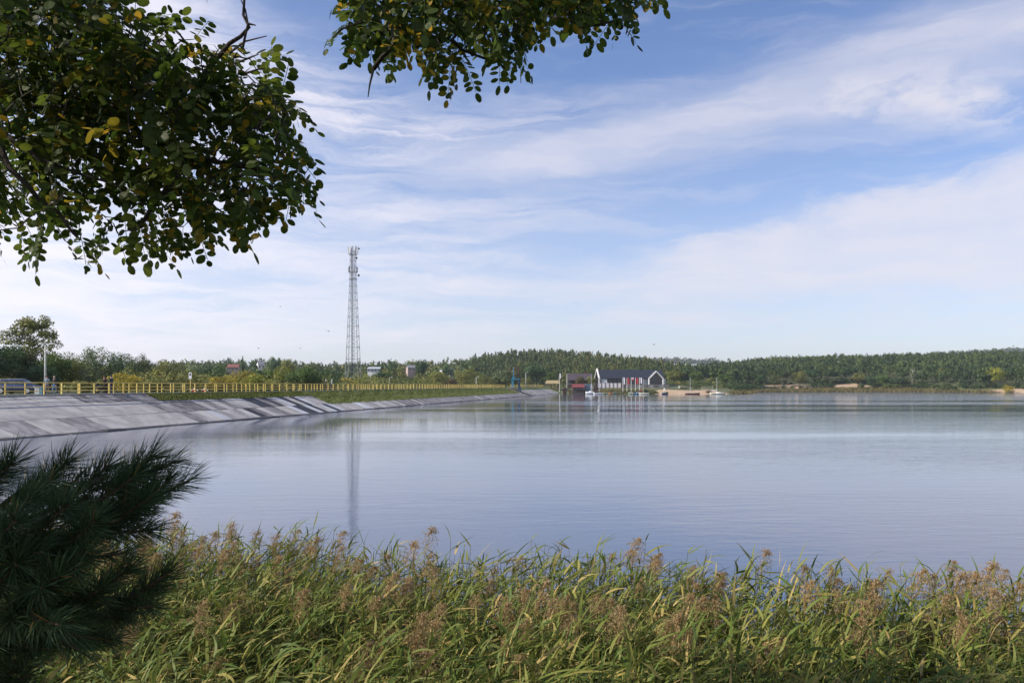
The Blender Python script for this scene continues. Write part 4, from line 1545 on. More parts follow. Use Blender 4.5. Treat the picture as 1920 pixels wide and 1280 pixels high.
def proto(kind, seed, fine_):
    key = (kind, seed, fine_)
    if key not in PROTO:
        nl, lf = {2: (5200, .019), 1: (2600, .026), 0: (1100, .042)}[fine_]
        if kind == 'locust':
            nl, lf = 8500, .017
        V, tn, cl = crown_np(seed, kind, nl, lf)
        F = np.arange(len(V)).reshape(-1, 4)
        cm = np_mesh('crown', V, F, FM['green'], tone=tn)
        mb = MB()
        r = random.Random(seed)
        top_ = {'pine': .72, 'locust': .7, 'conifer': .9}.get(kind, .55)
        mb.tube([(0, 0, -.06), (r.uniform(-.01, .01), 0, top_ * .4), (r.uniform(-.03, .03), r.uniform(-.03, .03), top_)], [.022, .015, .005], 7)
        for c_ in cl[:: (2 if kind == 'locust' else 4)]:
            z0 = max(.12, min(float(c_[2]) - .15, top_ - .08))
            mb.tube([(0, 0, z0), (c_[0] * .5, c_[1] * .5, (z0 + c_[2]) / 2 + .02), tuple(c_)], [.006, .004, .002], 5)
        tm = mb.mesh('trunk', m_bark, smooth=True)
        PROTO[key] = (cm, tm)
    return PROTO[key]


def tree(px, ytop, wpx_, Y, kind, tint, label, seed=None, fine_=None, name=None, group=None, bark=None):
    x = (px - 960) / FPX * Y
    g = gz(x, Y)
    s_, d_ = dam_sd(x, Y)
    if -8 < d_ < 1:
        g = max(g, 2.9)
    h = at(px, ytop, Y).z - g
    w = wpx_ * Y / FPX
    if seed is None:
        seed = int(abs(px) * 7 + ytop) % 3
    if fine_ is None:
        fine_ = 2 if h * FPX / Y > 62 and Y < 170 else 1 if h * FPX / Y > 24 else 0
    cm, tm = proto(kind, seed, fine_)
    root = empty(name or ('bush' if kind == 'bush' else 'willow_tree' if kind == 'willow' else 'conifer_tree' if kind == 'conifer' else 'pine_tree' if kind == 'pine' else 'tree'),
                 (x, Y, g), (px * 1.37) % 6.28, label, 'bush' if kind == 'bush' else 'tree', group)
    root.scale = (w * 1.04, w * 1.04, h)
    for nm, me, mt in (('crown', cm, FM[tint]), ('trunk', tm, bark or m_bark)):
        o = link(nm, me, root)
        o.material_slots[0].link = 'OBJECT'
        o.material_slots[0].material = mt
    return root


G1, G2, G3 = 'trees and bushes behind the dam', 'trees around the boathouse', 'trees along the right shore'
for a in (
    (-35, 636, 130, 92, 'round', 'dark', 'dark broad tree at the far left edge behind the car'),
    (22, 646, 100, 97, 'round', 'dark', 'dark green tree behind the parked car, below the loose tall tree'),
    (60, 597, 92, 100, 'locust', 'olive', 'tall loose olive tree with airy crown behind the lamp post'),
    (108, 658, 72, 98, 'round', 'green', 'green tree right of the tall loose tree'),
    (75, 672, 80, 95, 'bush', 'dark', 'dark shrub behind the street lamp and the two standing people'),
    (128, 668, 56, 104, 'round', 'lime', 'yellowish green tree above the grey bush'),
    (146, 650, 76, 122, 'willow', 'grey', 'grey-green willow, left one of the pair behind the walkers'),
    (186, 648, 84, 128, 'willow', 'grey', 'tall grey-green willow right above the walkers'),
    (222, 652, 84, 124, 'willow', 'dark', 'darker willow just right of the tall grey-green one'),
    (258, 660, 50, 130, 'willow', 'grey', 'grey-green willow top rising right of the dark willow'),
    (288, 667, 70, 132, 'willow', 'olive', 'olive willow between the dark willow and the broad olive one'),
    (322, 670, 80, 140, 'willow', 'olive', 'broad olive willow left of the white sign'),
    (362, 674, 72, 140, 'willow', 'grey', 'grey-olive willow directly behind the white sign'),
    (402, 677, 72, 140, 'willow', 'dark', 'dark willow right of the white sign'),
    (168, 684, 56, 100, 'willow', 'grey', 'low grey-green bush behind the pushchair'),
    (236, 693, 60, 95, 'bush', 'yellow', 'bright yellow autumn bush right of the walkers'),
    (200, 704, 40, 97, 'bush', 'olive', 'low olive scrub just behind the walkers'),
    (296, 704, 56, 104, 'bush', 'olive', 'low olive bush behind the railing right of the yellow one'),
    (352, 694, 50, 116, 'willow', 'olive', 'small olive willow at the foot of the white sign'),
    (150, 710, 46, 92, 'bush', 'olive', 'low scrub behind the railing left of the pushchair'),
    (412, 699, 58, 118, 'bush', 'yellow', 'low yellow bush, left of the big yellow willow'),
    (450, 688, 68, 128, 'willow', 'yellow', 'large yellow willow bush under the pink house'),
    (480, 695, 50, 126, 'bush', 'lime', 'yellow-green bush right of the yellow willow'),
    (500, 688, 52, 160, 'round', 'green', 'rounded green tree below the white ridge house'),
    (532, 682, 46, 158, 'willow', 'lime', 'yellow-green willow left of the big dark bush'),
    (570, 684, 66, 156, 'round', 'green', 'green tree joined to the left of the big dark bush'),
    (596, 681, 76, 158, 'bush', 'dark', 'big dark green rounded bush left of the lattice mast'),
    (512, 708, 46, 130, 'bush', 'olive', 'low olive bush behind the railing left of the big dark bush'),
    (650, 700, 48, 205, 'bush', 'yellow', 'yellow bush at the left foot of the lattice mast'),
    (672, 703, 36, 212, 'willow', 'lime', 'yellow-green bush at the right foot of the lattice mast'),
    (690, 699, 30, 230, 'willow', 'lime', 'upright yellow-green willow right of the mast foot'),
    (716, 694, 44, 250, 'round', 'dark', 'dark tree below the long low building'),
    (738, 686, 54, 262, 'willow', 'olive', 'broad olive willow right of the long low building'),
    (704, 707, 40, 222, 'bush', 'grey', 'low grey-green bush behind the railing right of the mast'),
    (762, 700, 40, 240, 'bush', 'dark', 'dark bush behind the thin lamp post'),
    (788, 695, 46, 262, 'willow', 'olive', 'olive willow left of the rounded brown-olive tree'),
    (816, 694, 50, 268, 'round', 'olive', 'rounded brown-olive tree behind the far railing'),
    (872, 688, 60, 280, 'willow', 'olive', 'broad olive-green tree above the thin lamp post'),
    (845, 703, 40, 262, 'bush', 'brown', 'low brownish bush below the white gabled house'),
    (908, 699, 46, 292, 'willow', 'olive', 'olive willow left of the sluice hoist'),
    (940, 690, 56, 330, 'round', 'grey', 'grey-green tree behind the sluice hoist'),
    (962, 684, 36, 345, 'round', 'brown', 'rusty brown tree top just left above the sluice hoist'),
    (455, 667, 18, 330, 'conifer', 'dark', 'dark pointed spruce right of the pink house'),
    (480, 671, 20, 340, 'conifer', 'dark', 'dark spruce left of the white ridge house'),
    (515, 666, 30, 350, 'round', 'dark', 'dark rounded tree standing out on the ridge'),
    (536, 668, 36, 330, 'round', 'olive', 'olive tree right of the dark rounded ridge tree'),
    (585, 678, 36, 380, 'round', 'mix', 'dull green ridge tree above the big dark bush'),
    (790, 676, 26, 430, 'pine', 'dark', 'dark pine standing out on the ridge right of the mast'),
    (735, 674, 26, 430, 'round', 'dark', 'dark ridge tree above the broad olive willow'),
    (716, 676, 20, 420, 'conifer', 'dark', 'dark narrow ridge tree above the long low building'),
    (838, 680, 30, 430, 'round', 'dark', 'dark ridge tree above the white gabled house'),
):
    a = list(a)
    a[2] *= 1.14
    tree(*a, group=G1)
for a in (
    (1006, 681, 62, 400, 'round', 'dark', 'big dark green tree right of the sluice hoist'),
    (1034, 694, 30, 410, 'round', 'green', 'green tree behind the straw-roofed shelter'),
    (986, 706, 30, 385, 'willow', 'olive', 'olive bush behind the slim lamp post by the hoist'),
    (1088, 703, 22, 390, 'round', 'brown', 'brownish tree behind the red-roofed shed'),
    (1108, 704, 26, 392, 'round', 'olive', 'olive tree left of the boathouse gable'),
    (1117, 717, 11, 352, 'bush', 'maroon', 'dark red bush between the container and the white panels'),
    (1059, 722, 9, 362, 'bush', 'maroon', 'small rust-red bush at the far end of the dam'),
    (1263, 693, 42, 440, 'round', 'olive', 'olive tree directly right of the boathouse'),
    (1284, 689, 34, 445, 'round', 'dark', 'dark tree, second right of the boathouse'),
    (1308, 694, 36, 430, 'round', 'green', 'green tree above the dark red sailing boat'),
    (1334, 706, 24, 420, 'tall', 'olive', 'slim olive tree above the volleyball net'),
    (1356, 700, 40, 425, 'round', 'green', 'broad green tree above the rightmost boat'),
    (1378, 716, 18, 400, 'bush', 'olive', 'round olive bush at the right end of the beach'),
    (1212, 727, 13, 347, 'bush', 'dark', 'dark rounded bush at the left end of the beach'),
    (1220, 733, 8, 344, 'bush', 'green', 'small low bush at the water left of the beach'),
    (1249, 733.5, 11, 345, 'bush', 'dark', 'dark green tussock on the sand'),
    (1329, 731, 14, 352, 'bush', 'brown', 'brown tussock on the sand under the volleyball net'),
    (1310, 723, 18, 385, 'bush', 'olive', 'low olive bush left of the volleyball net'),
    (1282, 726, 22, 374, 'bush', 'brown', 'low brown scrub at the back of the beach'),
):
    tree(*a, group=G2)
names3 = ['dark', 'pine', 'mix', 'green', 'olive', 'pine', 'grey']
for i, (px, yt, w, Y, kd, tn, lab) in enumerate((
    (1400, 694, 34, 485, 'round', 'green', 'dull green shoreline tree nearest the beach'),
    (1425, 700, 30, 480, 'round', 'dark', 'low dark tree, second along the right shore'),
    (1452, 698, 26, 486, 'tall', 'mix', 'upright mixed green tree left of a dark gap in the woods'),
    (1470, 692, 30, 490, 'pine', 'pine', 'pine with bare lower trunk near the left sand patch'),
    (1498, 694, 30, 488, 'round', 'olive', 'brownish green tree left of the dark pines'),
    (1524, 692, 32, 492, 'pine', 'dark', 'dark pine left of the left sand patch'),
    (1556, 694, 30, 500, 'pine', 'pine', 'pine standing behind the left sand patch'),
    (1584, 690, 34, 505, 'pine', 'dark', 'dark pine between the two sand patches'),
    (1608, 697, 30, 500, 'round', 'olive', 'rounded olive tree above the right sand patch'),
    (1633, 702, 24, 484, 'round', 'dark', 'dark low tree right of the sand patch by the water'),
    (1656, 700, 30, 490, 'round', 'green', 'green tree left of the pale bare birch'),
    (1684, 704, 42, 486, 'bush', 'dark', 'wide dark bush at the water left of the pale bare birch'),
    (1730, 692, 40, 486, 'round', 'grey', 'grey-green tree right of the pale bare birch'),
    (1765, 690, 36, 490, 'tall', 'olive', 'tall olive tree, first of the brownish pair on the right'),
    (1795, 692, 46, 486, 'round', 'brown', 'brownish thinning tree right of the tall olive one'),
    (1824, 696, 28, 495, 'pine', 'dark', 'dark pine left of the bright yellow-green tree'),
    (1866, 686, 38, 440, 'round', 'lime', 'bright yellow-green tree near the sandy point'),
    (1905, 690, 44, 470, 'pine', 'pine', 'pine at the right edge behind the sandy point'),
    (1890, 719, 22, 412, 'bush', 'yellow', 'yellow bush on the sandy point'),
    (1548, 722, 16, 482, 'bush', 'olive', 'small olive bush left of the left sand patch'),
    (1596, 724, 14, 480, 'bush', 'olive', 'small olive bush between the two sand patches'),
)):
    tree(px, yt, w, Y, kd, tn, lab, group=G3)
# pale bare birch
p = at(1710, 692, 484)
bi = empty('birch_tree', (p.x, 484, gz(p.x, 484)), 0, 'pale nearly bare birch on the right shore', 'tree', G3)
hb = p.z - bi.location.z
mb = MB().tube([(0, 0, -.3), (.2, 0, hb * .5), (.1, 0, hb)], [.22, .15, .03], 7)
rb_ = random.Random(5)
for i in range(26):
    z = hb * rb_.uniform(.25, .95)
    a = rb_.uniform(0, 6.28)
    l_ = (hb - z) * .35 + .8
    mb.tube([(.15, 0, z), (.15 + l_ * .6 * math.cos(a), l_ * .6 * math.sin(a), z + l_ * .7), (.15 + l_ * math.cos(a), l_ * math.sin(a), z + l_ * 1.2)], [.06, .04, .015], 5)
mb.build('trunk', m_bark2, bi)
V, tn, _ = crown_np(77, 'tall', 260, .03)
o = link('crown', np_mesh('crown', V * [4.2, 4.2, hb], np.arange(len(V)).reshape(-1, 4), FM['olive'], tone=tn), bi)

# ------------------------------------------------------------------ woods that read as one mass
def wood(name, label, xs, ys, kinds, hts, wds, mat, nl=54, leaf=.13, cap=None, cat='wood'):
    n = len(xs)
    P = []
    for j, kd in enumerate(kinds):
        for q in range(3):
            P.append(crown_np(200 + j * 10 + q, kd, nl, leaf))
    zs_ = ground_z(xs, ys)
    hts = hts * (1 + .12 * vnoise(xs * .06, ys * .06, 62))
    if cap is not None:
        hts = np.minimum(hts, np.maximum(cap - zs_, 1.0))
    pick_ = RNG.integers(0, len(P), n)
    VV, TT = [], []
    for q, (V, tn, _) in enumerate(P):
        I = np.where(pick_ == q)[0]
        if not len(I):
            continue
        a = RNG.random(len(I)) * 6.28
        ca, sa = np.cos(a), np.sin(a)
        X = V[None, :, 0] * ca[:, None] - V[None, :, 1] * sa[:, None]
        Y_ = V[None, :, 0] * sa[:, None] + V[None, :, 1] * ca[:, None]
        W = wds[I][:, None]
        VV.append(np.stack([X * W + xs[I][:, None], Y_ * W + ys[I][:, None], V[None, :, 2] * hts[I][:, None] + zs_[I][:, None]], -1).reshape(-1, 3))
        tr_ = np.clip(tn[None, :] * .42 + RNG.random((len(I), 1)) ** 1.5 * .60 + (.22 * vnoise(xs[I] * .03, ys[I] * .03, 61) + .05)[:, None], 0, 1)
        TT.append(tr_.ravel())
    V = np.concatenate(VV)
    o = link(name, np_mesh(name, V, np.arange(len(V)).reshape(-1, 4), mat, tone=np.concatenate(TT)))
    return tag(o, label, cat, kind='stuff')


def scatter(x0, x1, y0, y1, step):
    a, b_ = np.meshgrid(np.arange(x0, x1, step), np.arange(y0, y1, step))
    a = a.ravel() + RNG.uniform(-.45, .45, a.size) * step
    b_ = b_.ravel() + RNG.uniform(-.45, .45, b_.size) * step
    return a, b_


xs, ys = scatter(95, 600, 440, 668, 5.6)
pxs = 960 + FPX * xs / ys
sh = np.interp(xs, FX, FY)
m_ = (ys > sh + np.where((xs > 148) & (xs < 224), 30, 24)) & (pxs > 1285) & (pxs < 1990)
m_ &= ~((pxs > 1655) & (pxs < 1665) & (ys < 500))
xs, ys = xs[m_], ys[m_]
wood('pine_forest', 'dense pine forest covering the hill along the right shore', xs, ys, ('pine', 'pine', 'round'), RNG.uniform(7.5, 11.5, len(xs)), RNG.uniform(4.6, 7.0, len(xs)), FM['pine'], 104, .085)
xs, ys = scatter(-60, 160, 440, 668, 5.6)
pxs = 960 + FPX * xs / ys
m_ = (pxs > 885) & (pxs < 1292) & (ys > np.interp(pxs, [885, 1000, 1290], [440, 430, 450]))
xs, ys = xs[m_], ys[m_]
wood('hill_forest', 'mixed birch and pine forest on the hill behind the boathouse', xs, ys, ('tall', 'pine', 'tall', 'conifer'), RNG.uniform(7, 12.5, len(xs)), RNG.uniform(3.6, 6.0, len(xs)), FM['mix'], 110, .085)
xs, ys = scatter(-460, 10, 330, 668, 8.2)
pxs = 960 + FPX * xs / ys
m_ = (pxs > -60) & (pxs < 905) & (ys > 130)
for (hx, hy, hr) in ((435, 480, 22), (490, 520, 14), (701, 450, 26), (772, 500, 16), (848, 440, 16)):
    m_ &= ~((np.abs(pxs - hx) < hr * .5) & (ys < hy + 10))
xs, ys = xs[m_], ys[m_]
wood('ridge_wood', 'scattered wood covering the ridge behind the lattice mast', xs, ys, ('round', 'pine', 'conifer', 'tall'), RNG.uniform(6, 11, len(xs)), RNG.uniform(5, 9, len(xs)), FM['mix'], 84, .09)
# scrub belt right behind the dam
xs, ys = scatter(-130, 10, 92, 420, 4.6)
s_, d_ = dam_sd(xs, ys)
m_ = (d_ < -13) & (d_ > -38)
m_ &= ~((ys < 112) & (d_ > -22))
xs, ys = xs[m_], ys[m_]
capz = EYE + (HOR - np.interp(960 + FPX * xs / ys, [-100, 250, 420, 600, 700, 1000], [672, 686, 698, 702, 704, 706])) / FPX * ys
wood('scrub', 'low tangled scrub along the foot of the dam behind the railings', xs, ys, ('bush', 'willow'), RNG.uniform(3, 7, len(xs)), RNG.uniform(4, 6.5, len(xs)), FM['olive'], 240, .050, cap=capz)
# far blue ridge: woods on the horizon
xs, ys = scatter(250, 1750, 2350, 2520, 26)
pxs = 960 + FPX * xs / ys
m_ = ((pxs > 1080) & (pxs < 1345)) | (pxs > 1740)
xs, ys = xs[m_], ys[m_]
wood('far_wood', 'pale distant wooded ridge on the horizon behind the boathouse', xs, ys, ('round',), RNG.uniform(14, 24, len(xs)), RNG.uniform(26, 38, len(xs)), FM['mix'], 40, .16)

# reed fringe on the far shore
def fringe(name, label, x0, x1, off0, off1, n, hmin, hmax, mat):
    x = RNG.uniform(x0, x1, n)
    y = np.interp(x, FX, FY) + RNG.uniform(off0, off1, n)
    z = np.maximum(ground_z(x, y), -.25)
    a = RNG.random(n) * 3.14
    w = RNG.uniform(.10, .26, n)
    h = RNG.uniform(hmin, hmax, n)
    lx = RNG.normal(0, .22, n)
    P0 = np.stack([x - np.cos(a) * w, y - np.sin(a) * w, z], -1)
    P1 = np.stack([x + np.cos(a) * w, y + np.sin(a) * w, z], -1)
    P2 = np.stack([x + lx, y + RNG.normal(0, .2, n), z + h], -1)
    o = link(name, np_mesh(name, np.stack([P0, P1, P2], 1).reshape(-1, 3), np.arange(3 * n).reshape(-1, 3), mat, tone=np.repeat(RNG.random(n), 3)))
    return tag(o, label, 'reeds', kind='stuff')


m_fr1 = fmat('shore reeds', [(0, (.06, .06, .02)), (.5, (.13, .12, .045)), (1, (.26, .20, .09))], .2)
fringe('shore_reeds', 'belt of tan and green reeds along the right shore', 97, 256, -4, 6, 12500, .7, 1.9, m_fr1)
xs, ys = scatter(104, 340, 350, 525, 2.9)
sh = np.interp(xs, FX, FY)
m_ = (ys > sh + 5) & (ys < sh + 34) & ~((xs > 150) & (xs < 186) & (ys > sh + 8) & (ys < sh + 31)) & ~((xs > 196) & (xs < 222) & (ys > sh + 7) & (ys < sh + 25)) & ((xs < 250) | (ys > sh + 19))
xs, ys = xs[m_], ys[m_]
wood('undergrowth', 'dark undergrowth between the reeds and the pines on the right shore', xs, ys, ('bush',), RNG.uniform(1.4, 4.2, len(xs)), RNG.uniform(2.8, 5.2, len(xs)), FM['pine'], 90, .10, cat='undergrowth')
xs, ys = scatter(40, 112, 362, 425, 3.0)
sh = np.interp(xs, FX, FY)
m_ = (ys > sh + 25) & ~((xs < 84) & (ys < 402)) & (ys < 425)
xs, ys = xs[m_], ys[m_]
wood('undergrowth', 'low scrub at the back of the beach right of the boathouse', xs, ys, ('bush',), RNG.uniform(.8, 2.6, len(xs)), RNG.uniform(2.2, 4.2, len(xs)), FM['mix'], 90, .10, cat='undergrowth')
fringe('shore_reeds', 'clump of reeds at the bank below the red-roofed shed', 27, 44, -3, 4, 1800, .8, 2.0, m_fr1)
fringe('bank_grass', 'rough grass and weeds at the bank under the flags', 44, 64, 1, 16, 3500, .3, 1.0, fmat('bank weeds', [(0, (.03, .045, .012)), (.6, (.09, .09, .03)), (1, (.2, .16, .07))], .2))

# the thin air over the lake
hz = MB().box((0, 3300, 60), (12200, 7500, 130)).build('haze', None)
hz.data.materials.clear()
m_haze = bpy.data.materials.new('thin autumn haze')
m_haze.use_nodes = True
ht_ = m_haze.node_tree
ht_.nodes.remove(ht_.nodes['Principled BSDF'])
pv = ht_.nodes.new('ShaderNodeVolumePrincipled')
pv.inputs['Color'].default_value = (.80, .88, 1.0, 1)
pv.inputs['Density'].default_value = .00012
pv.inputs['Anisotropy'].default_value = .2
ht_.links.new(pv.outputs[0], ht_.nodes['Material Output'].inputs['Volume'])
hz.data.materials.append(m_haze)
tag(hz, kind='stuff')

# ------------------------------------------------------------------ reed bed in front
def ribbons(base, azm, elev, length, width, droop, twist, segs=6):
    """leaf blades: arching tapered ribbons; all arguments are arrays. Returns V (n, segs+1, 2, 3)."""
    n = len(base)
    t_ = np.linspace(0, 1, segs + 1)
    e = elev[:, None] - droop[:, None] * t_[None, :] ** 1.4
    ds = length[:, None] / segs
    hx = np.cumsum(np.concatenate([np.zeros((n, 1)), np.cos(e[:, :-1]) * ds], 1), 1)
    hz = np.cumsum(np.concatenate([np.zeros((n, 1)), np.sin(e[:, :-1]) * ds], 1), 1)
    az_ = azm[:, None] + twist[:, None] * t_[None, :]
    P = np.stack([base[:, 0:1] + hx * np.cos(az_), base[:, 1:2] + hx * np.sin(az_), base[:, 2:3] + hz], -1)
    prof = np.array([.45, 1.0, .95, .8, .6, .36, .03]) if segs == 6 else np.interp(t_, [0, .15, .5, 1], [.5, 1, .8, .03])
    wv = np.stack([-np.sin(az_), np.cos(az_), np.zeros_like(az_)], -1)
    roll = RNG.normal(0, .55, n)[:, None]
    up = np.stack([-np.sin(e) * np.cos(az_), -np.sin(e) * np.sin(az_), np.cos(e)], -1)
    wv = wv * np.cos(roll)[..., None] + up * np.sin(roll)[..., None]
    half_ = width[:, None, None] * prof[None, :, None] * .5
    return np.stack([P - wv * half_, P + wv * half_], 2)


def strip_faces(n, segs):
    a = np.arange(n * (segs + 1) * 2).reshape(n, segs + 1, 2)
    return np.stack([a[:, :-1, 0], a[:, :-1, 1], a[:, 1:, 1], a[:, 1:, 0]], -1).reshape(-1, 4)


m_reed = fmat('reed leaves', [(0, (.032, .062, .010)), (.45, (.095, .145, .026)), (.8, (.225, .22, .05)), (.93, (.36, .29, .09)), (1, (.46, .33, .13))], .30, .58, .22, .0)
m_reedstem = fmat('reed stems', [(0, (.07, .09, .03)), (.7, (.14, .14, .05)), (1, (.24, .19, .09))], .1, .6, .3, .0)


def reed_edge(X):
    """outer edge of the bed, where the open water starts."""
    return 7.9 - .275 * X + .22 * np.sin(X * 1.9) + .12 * np.sin(X * 4.7 + 1)


def reed_stems(n):
    Y = RNG.uniform(3.5, 9.8, n * 4)
    X = RNG.uniform(-7, 8, n * 4)
    m_ = (np.abs(X - .6) < .66 * Y + 1.4) & (Y < reed_edge(X) + RNG.normal(0, .12, n * 4))
    X, Y = X[m_][:n], Y[m_][:n]
    g = np.maximum(ground_z(X, Y), -.3)
    top = 2.10 + .10 * vnoise(X * 1.3, Y * 1.3, 31) + np.clip(RNG.normal(0, .12, len(X)), -.4, .24) - .012 * np.clip(X, 0, 6)
    return X, Y, g, top


X, Y, g, top = reed_stems(8000)
n = len(X)
lx = RNG.normal(.10, .09, n) * 1.2
ly = RNG.normal(-.02, .09, n)
lx = np.where(RNG.random(n) < .06, RNG.normal(.1, .5, n), lx)
h = top - g
# stems
e0 = np.stack([X, Y, g], -1)
e1 = np.stack([X + lx * .35, Y + ly * .35, g + h * .55], -1)
e2 = np.stack([X + lx, Y + ly, top], -1)
ST = np.stack([e0, e1, e2], 1)
sv, sf, stn = [], [], []
tri = np.array([(math.cos(a), math.sin(a), 0) for a in (0, 2.09, 4.19)])
rad = np.array([.0045, .004, .002])
SV = ST[:, :, None, :] + tri[None, None] * rad[None, :, None, None]
ids = np.arange(n * 9).reshape(n, 3, 3)
SF = np.stack([ids[:, :-1, :], np.roll(ids, -1, 2)[:, :-1, :], np.roll(ids, -1, 2)[:, 1:, :], ids[:, 1:, :]], -1).reshape(-1, 4)
SFm = np_mesh('stems', SV.reshape(-1, 3), SF, m_reedstem, tone=np.repeat(RNG.random(n), 9))
# leaves
per = 12
rep = np.repeat(np.arange(n), per)
f = np.clip(np.tile(np.linspace(.30, 1.0, per), n) + RNG.normal(0, .03, n * per), .2, 1)
ff = f[:, None]
P = np.where(ff < .55, e0[rep] + (e1[rep] - e0[rep]) * ff / .55, e1[rep] + (e2[rep] - e1[rep]) * (ff - .55) / .45)
N = len(P)
azm = np.where(RNG.random(N) < .55, RNG.normal(.15, .7, N), RNG.random(N) * 6.28)
elev = RNG.normal(.50, .36, N) + .25 * (f > .95)
leng = RNG.uniform(.17, .40, N) * np.interp(f, [.3, .6, .9, 1], [.8, 1.05, .95, .6])
wid = RNG.uniform(.012, .024, N)
droop = np.abs(RNG.normal(.9, .6, N)) * np.where(f > .95, .7, 1)
R_ = ribbons(P, azm, elev, leng, wid, droop, RNG.normal(0, .3, N), 5)
tone = np.clip(.10 + .42 * RNG.random(N) + .22 * RNG.random(n)[rep] + .16 * f, 0, .90)
old = RNG.random(N)
tone = np.where(old < .09, RNG.uniform(.9, 1, N), tone)
reed = empty('reed_bed', (0, 6, 0), 0, 'dense bed of green and straw-tinted reeds along the near shore', 'reeds')
reed['kind'] = 'stuff'
for nm, me in (('stems', SFm), ('leaves', np_mesh('leaves', R_.reshape(-1, 3), strip_faces(N, 5), m_reed, tone=np.repeat(tone, 12)))):
    o = link(nm, me, reed)
    o['kind'] = 'stuff'
    o.location = (0, -6, 0)

# plumed reeds one can pick out
m_plume = fmat('reed plumes', [(0, (.21, .13, .06)), (.5, (.37, .26, .13)), (1, (.54, .41, .23))], .4, .8, .1, .25)


def plume_mesh(seed, L):
    r = np.random.default_rng(seed)
    nb_ = 62
    t_ = np.sort(r.random(nb_) ** .85)
    lean = np.array([.55, .1])
    base = np.stack([lean[0] * L * .5 * t_ ** 2, lean[1] * L * t_ ** 2, L * t_ * (1 - .22 * t_)], -1)
    az_ = np.where(r.random(nb_) < .6, r.normal(.1, .9, nb_), r.random(nb_) * 6.28)
    ln = L * (.16 + .48 * np.sin(np.clip(1 - t_, .05, 1) * 2.3)) * r.uniform(.5, 1, nb_)
    V, F, tn = [], [], []
    for i in range(nb_):
        # each side branch droops and carries small spikelets
        ns = 7
        p = base[i].copy()
        el_ = r.normal(.95, .2)
        for k_ in range(ns):
            d = np.array([math.cos(az_[i]) * math.cos(el_), math.sin(az_[i]) * math.cos(el_), math.sin(el_)])
            q = p + d * ln[i] / ns
            sidev = np.array([-math.sin(az_[i]), math.cos(az_[i]), 0]) * .0011
            b0 = len(V)
            V += [p - sidev, p + sidev, q + sidev, q - sidev]
            F.append((b0, b0 + 1, b0 + 2, b0 + 3))
            tn += [.25] * 4
            for _ in range(2 if k_ else 1):
                dd = r.normal(0, 1, 3)
                dd /= np.linalg.norm(dd)
                dd = dd * .8 + np.array([0, 0, -.4])
                s_ = q + dd * r.uniform(.012, .022)
                w_ = np.cross(dd, r.normal(size=3))
                w_ = w_ / (np.linalg.norm(w_) + 1e-6) * .0030
                b0 = len(V)
                m2 = (q + s_) / 2
                V += [q, m2 + w_, s_, m2 - w_]
                F.append((b0, b0 + 1, b0 + 2, b0 + 3))
                tn += [float(r.uniform(.2, 1))] * 4
            p = q
            el_ -= r.uniform(.12, .38)
    return np_mesh('plume', np.array(V), np.array(F), m_plume, tone=np.array(tn))


PL = [plume_mesh(300 + i, .26 + .03 * (i % 3)) for i in range(5)]


def reed_plant(seed, H):
    r = np.random.default_rng(seed)
    st = MB().tube([(0, 0, 0), (.02, 0, H * .5), (.07, .01, H)], [.0048, .004, .002], 5).mesh('stem', m_reedstem)
    nl = 7
    f_ = np.linspace(.4, .96, nl)
    az_ = np.where(r.random(nl) < .5, r.normal(0, .7, nl), r.random(nl) * 6.28)
    lm = []
    for i in range(nl):
        z = f_[i] * H
        base = np.array([[.07 * f_[i] ** 2, 0, z]])
        R1 = ribbons(base, az_[i:i + 1], np.array([r.normal(.8, .25)]), np.array([r.uniform(.2, .36)]), np.array([r.uniform(.012, .02)]), np.array([abs(r.normal(.9, .5))]), np.array([r.normal(0, .3)]))
        lm.append(np_mesh('leaf', R1.reshape(-1, 3), strip_faces(1, 6), m_reed, tone=np.full(14, r.uniform(.35, .85))))
    return st, lm, H


RP = [reed_plant(400 + i, 1.9) for i in range(4)]
cnt = 0
lab_r = 'tall reed topped by a brown feathery plume among the near reed bed'
rr = random.Random(21)
spots = []
while len(spots) < 200:
    Yd = rr.uniform(4.9, 9.4)
    Xd = rr.uniform(-.62, .66) * Yd
    if Yd > reed_edge(Xd) - .1 or rr.random() > (Yd / 8.5) ** 1.2 + .05:
        continue
    # plumes grow in loose patches
    if vnoise(np.array(Xd * 1.5), np.array(Yd * 1.5), 44) < rr.gauss(-.15, .3):
        continue
    spots.append((Xd, Yd, 2.32 + rr.gauss(0, .09)))
for Xd, Yd, zt in spots:
    g_ = max(gz(Xd, Yd), -.3)
    st, lm, H = RP[cnt % 4]
    sc_ = max(.6, (zt - .24 - g_)) / H
    pxr_ = 960 + FPX * Xd / Yd
    side = 'left part of the near reed bed' if pxr_ < 600 else 'middle of the near reed bed' if pxr_ < 1300 else 'right part of the near reed bed'
    where = 'at the water edge, ' if Yd > reed_edge(Xd) - .8 else 'deep in the bed, ' if Yd > 5.9 else 'closest to the viewer, '
    lab_r = 'brown-plumed reed ' + where + side
    root = empty('plumed_reed', (Xd, Yd, g_), rr.gauss(0, .5), lab_r, 'reed', 'plumed reeds ' + where + side)
    root.rotation_euler = (rr.gauss(0, .05), rr.gauss(.03, .06), rr.gauss(0, .6))
    root.scale = (1, 1, 1)
    o = link('stem', st, root)
    o.scale = (1, 1, sc_)
    for me in lm:
        o = link('leaf', me, root)
        o.location = (0, 0, 0)
        zz_ = me.vertices[0].co.z
        o.location.z = zz_ * (sc_ - 1)
    o = link('plume', PL[cnt % 5], root)
    o.location = (.07, .01, H * sc_ - .02)
    k_ = rr.uniform(.75, 1.2)
    o.scale = (k_ * .85, k_ * .85, k_)
    cnt += 1

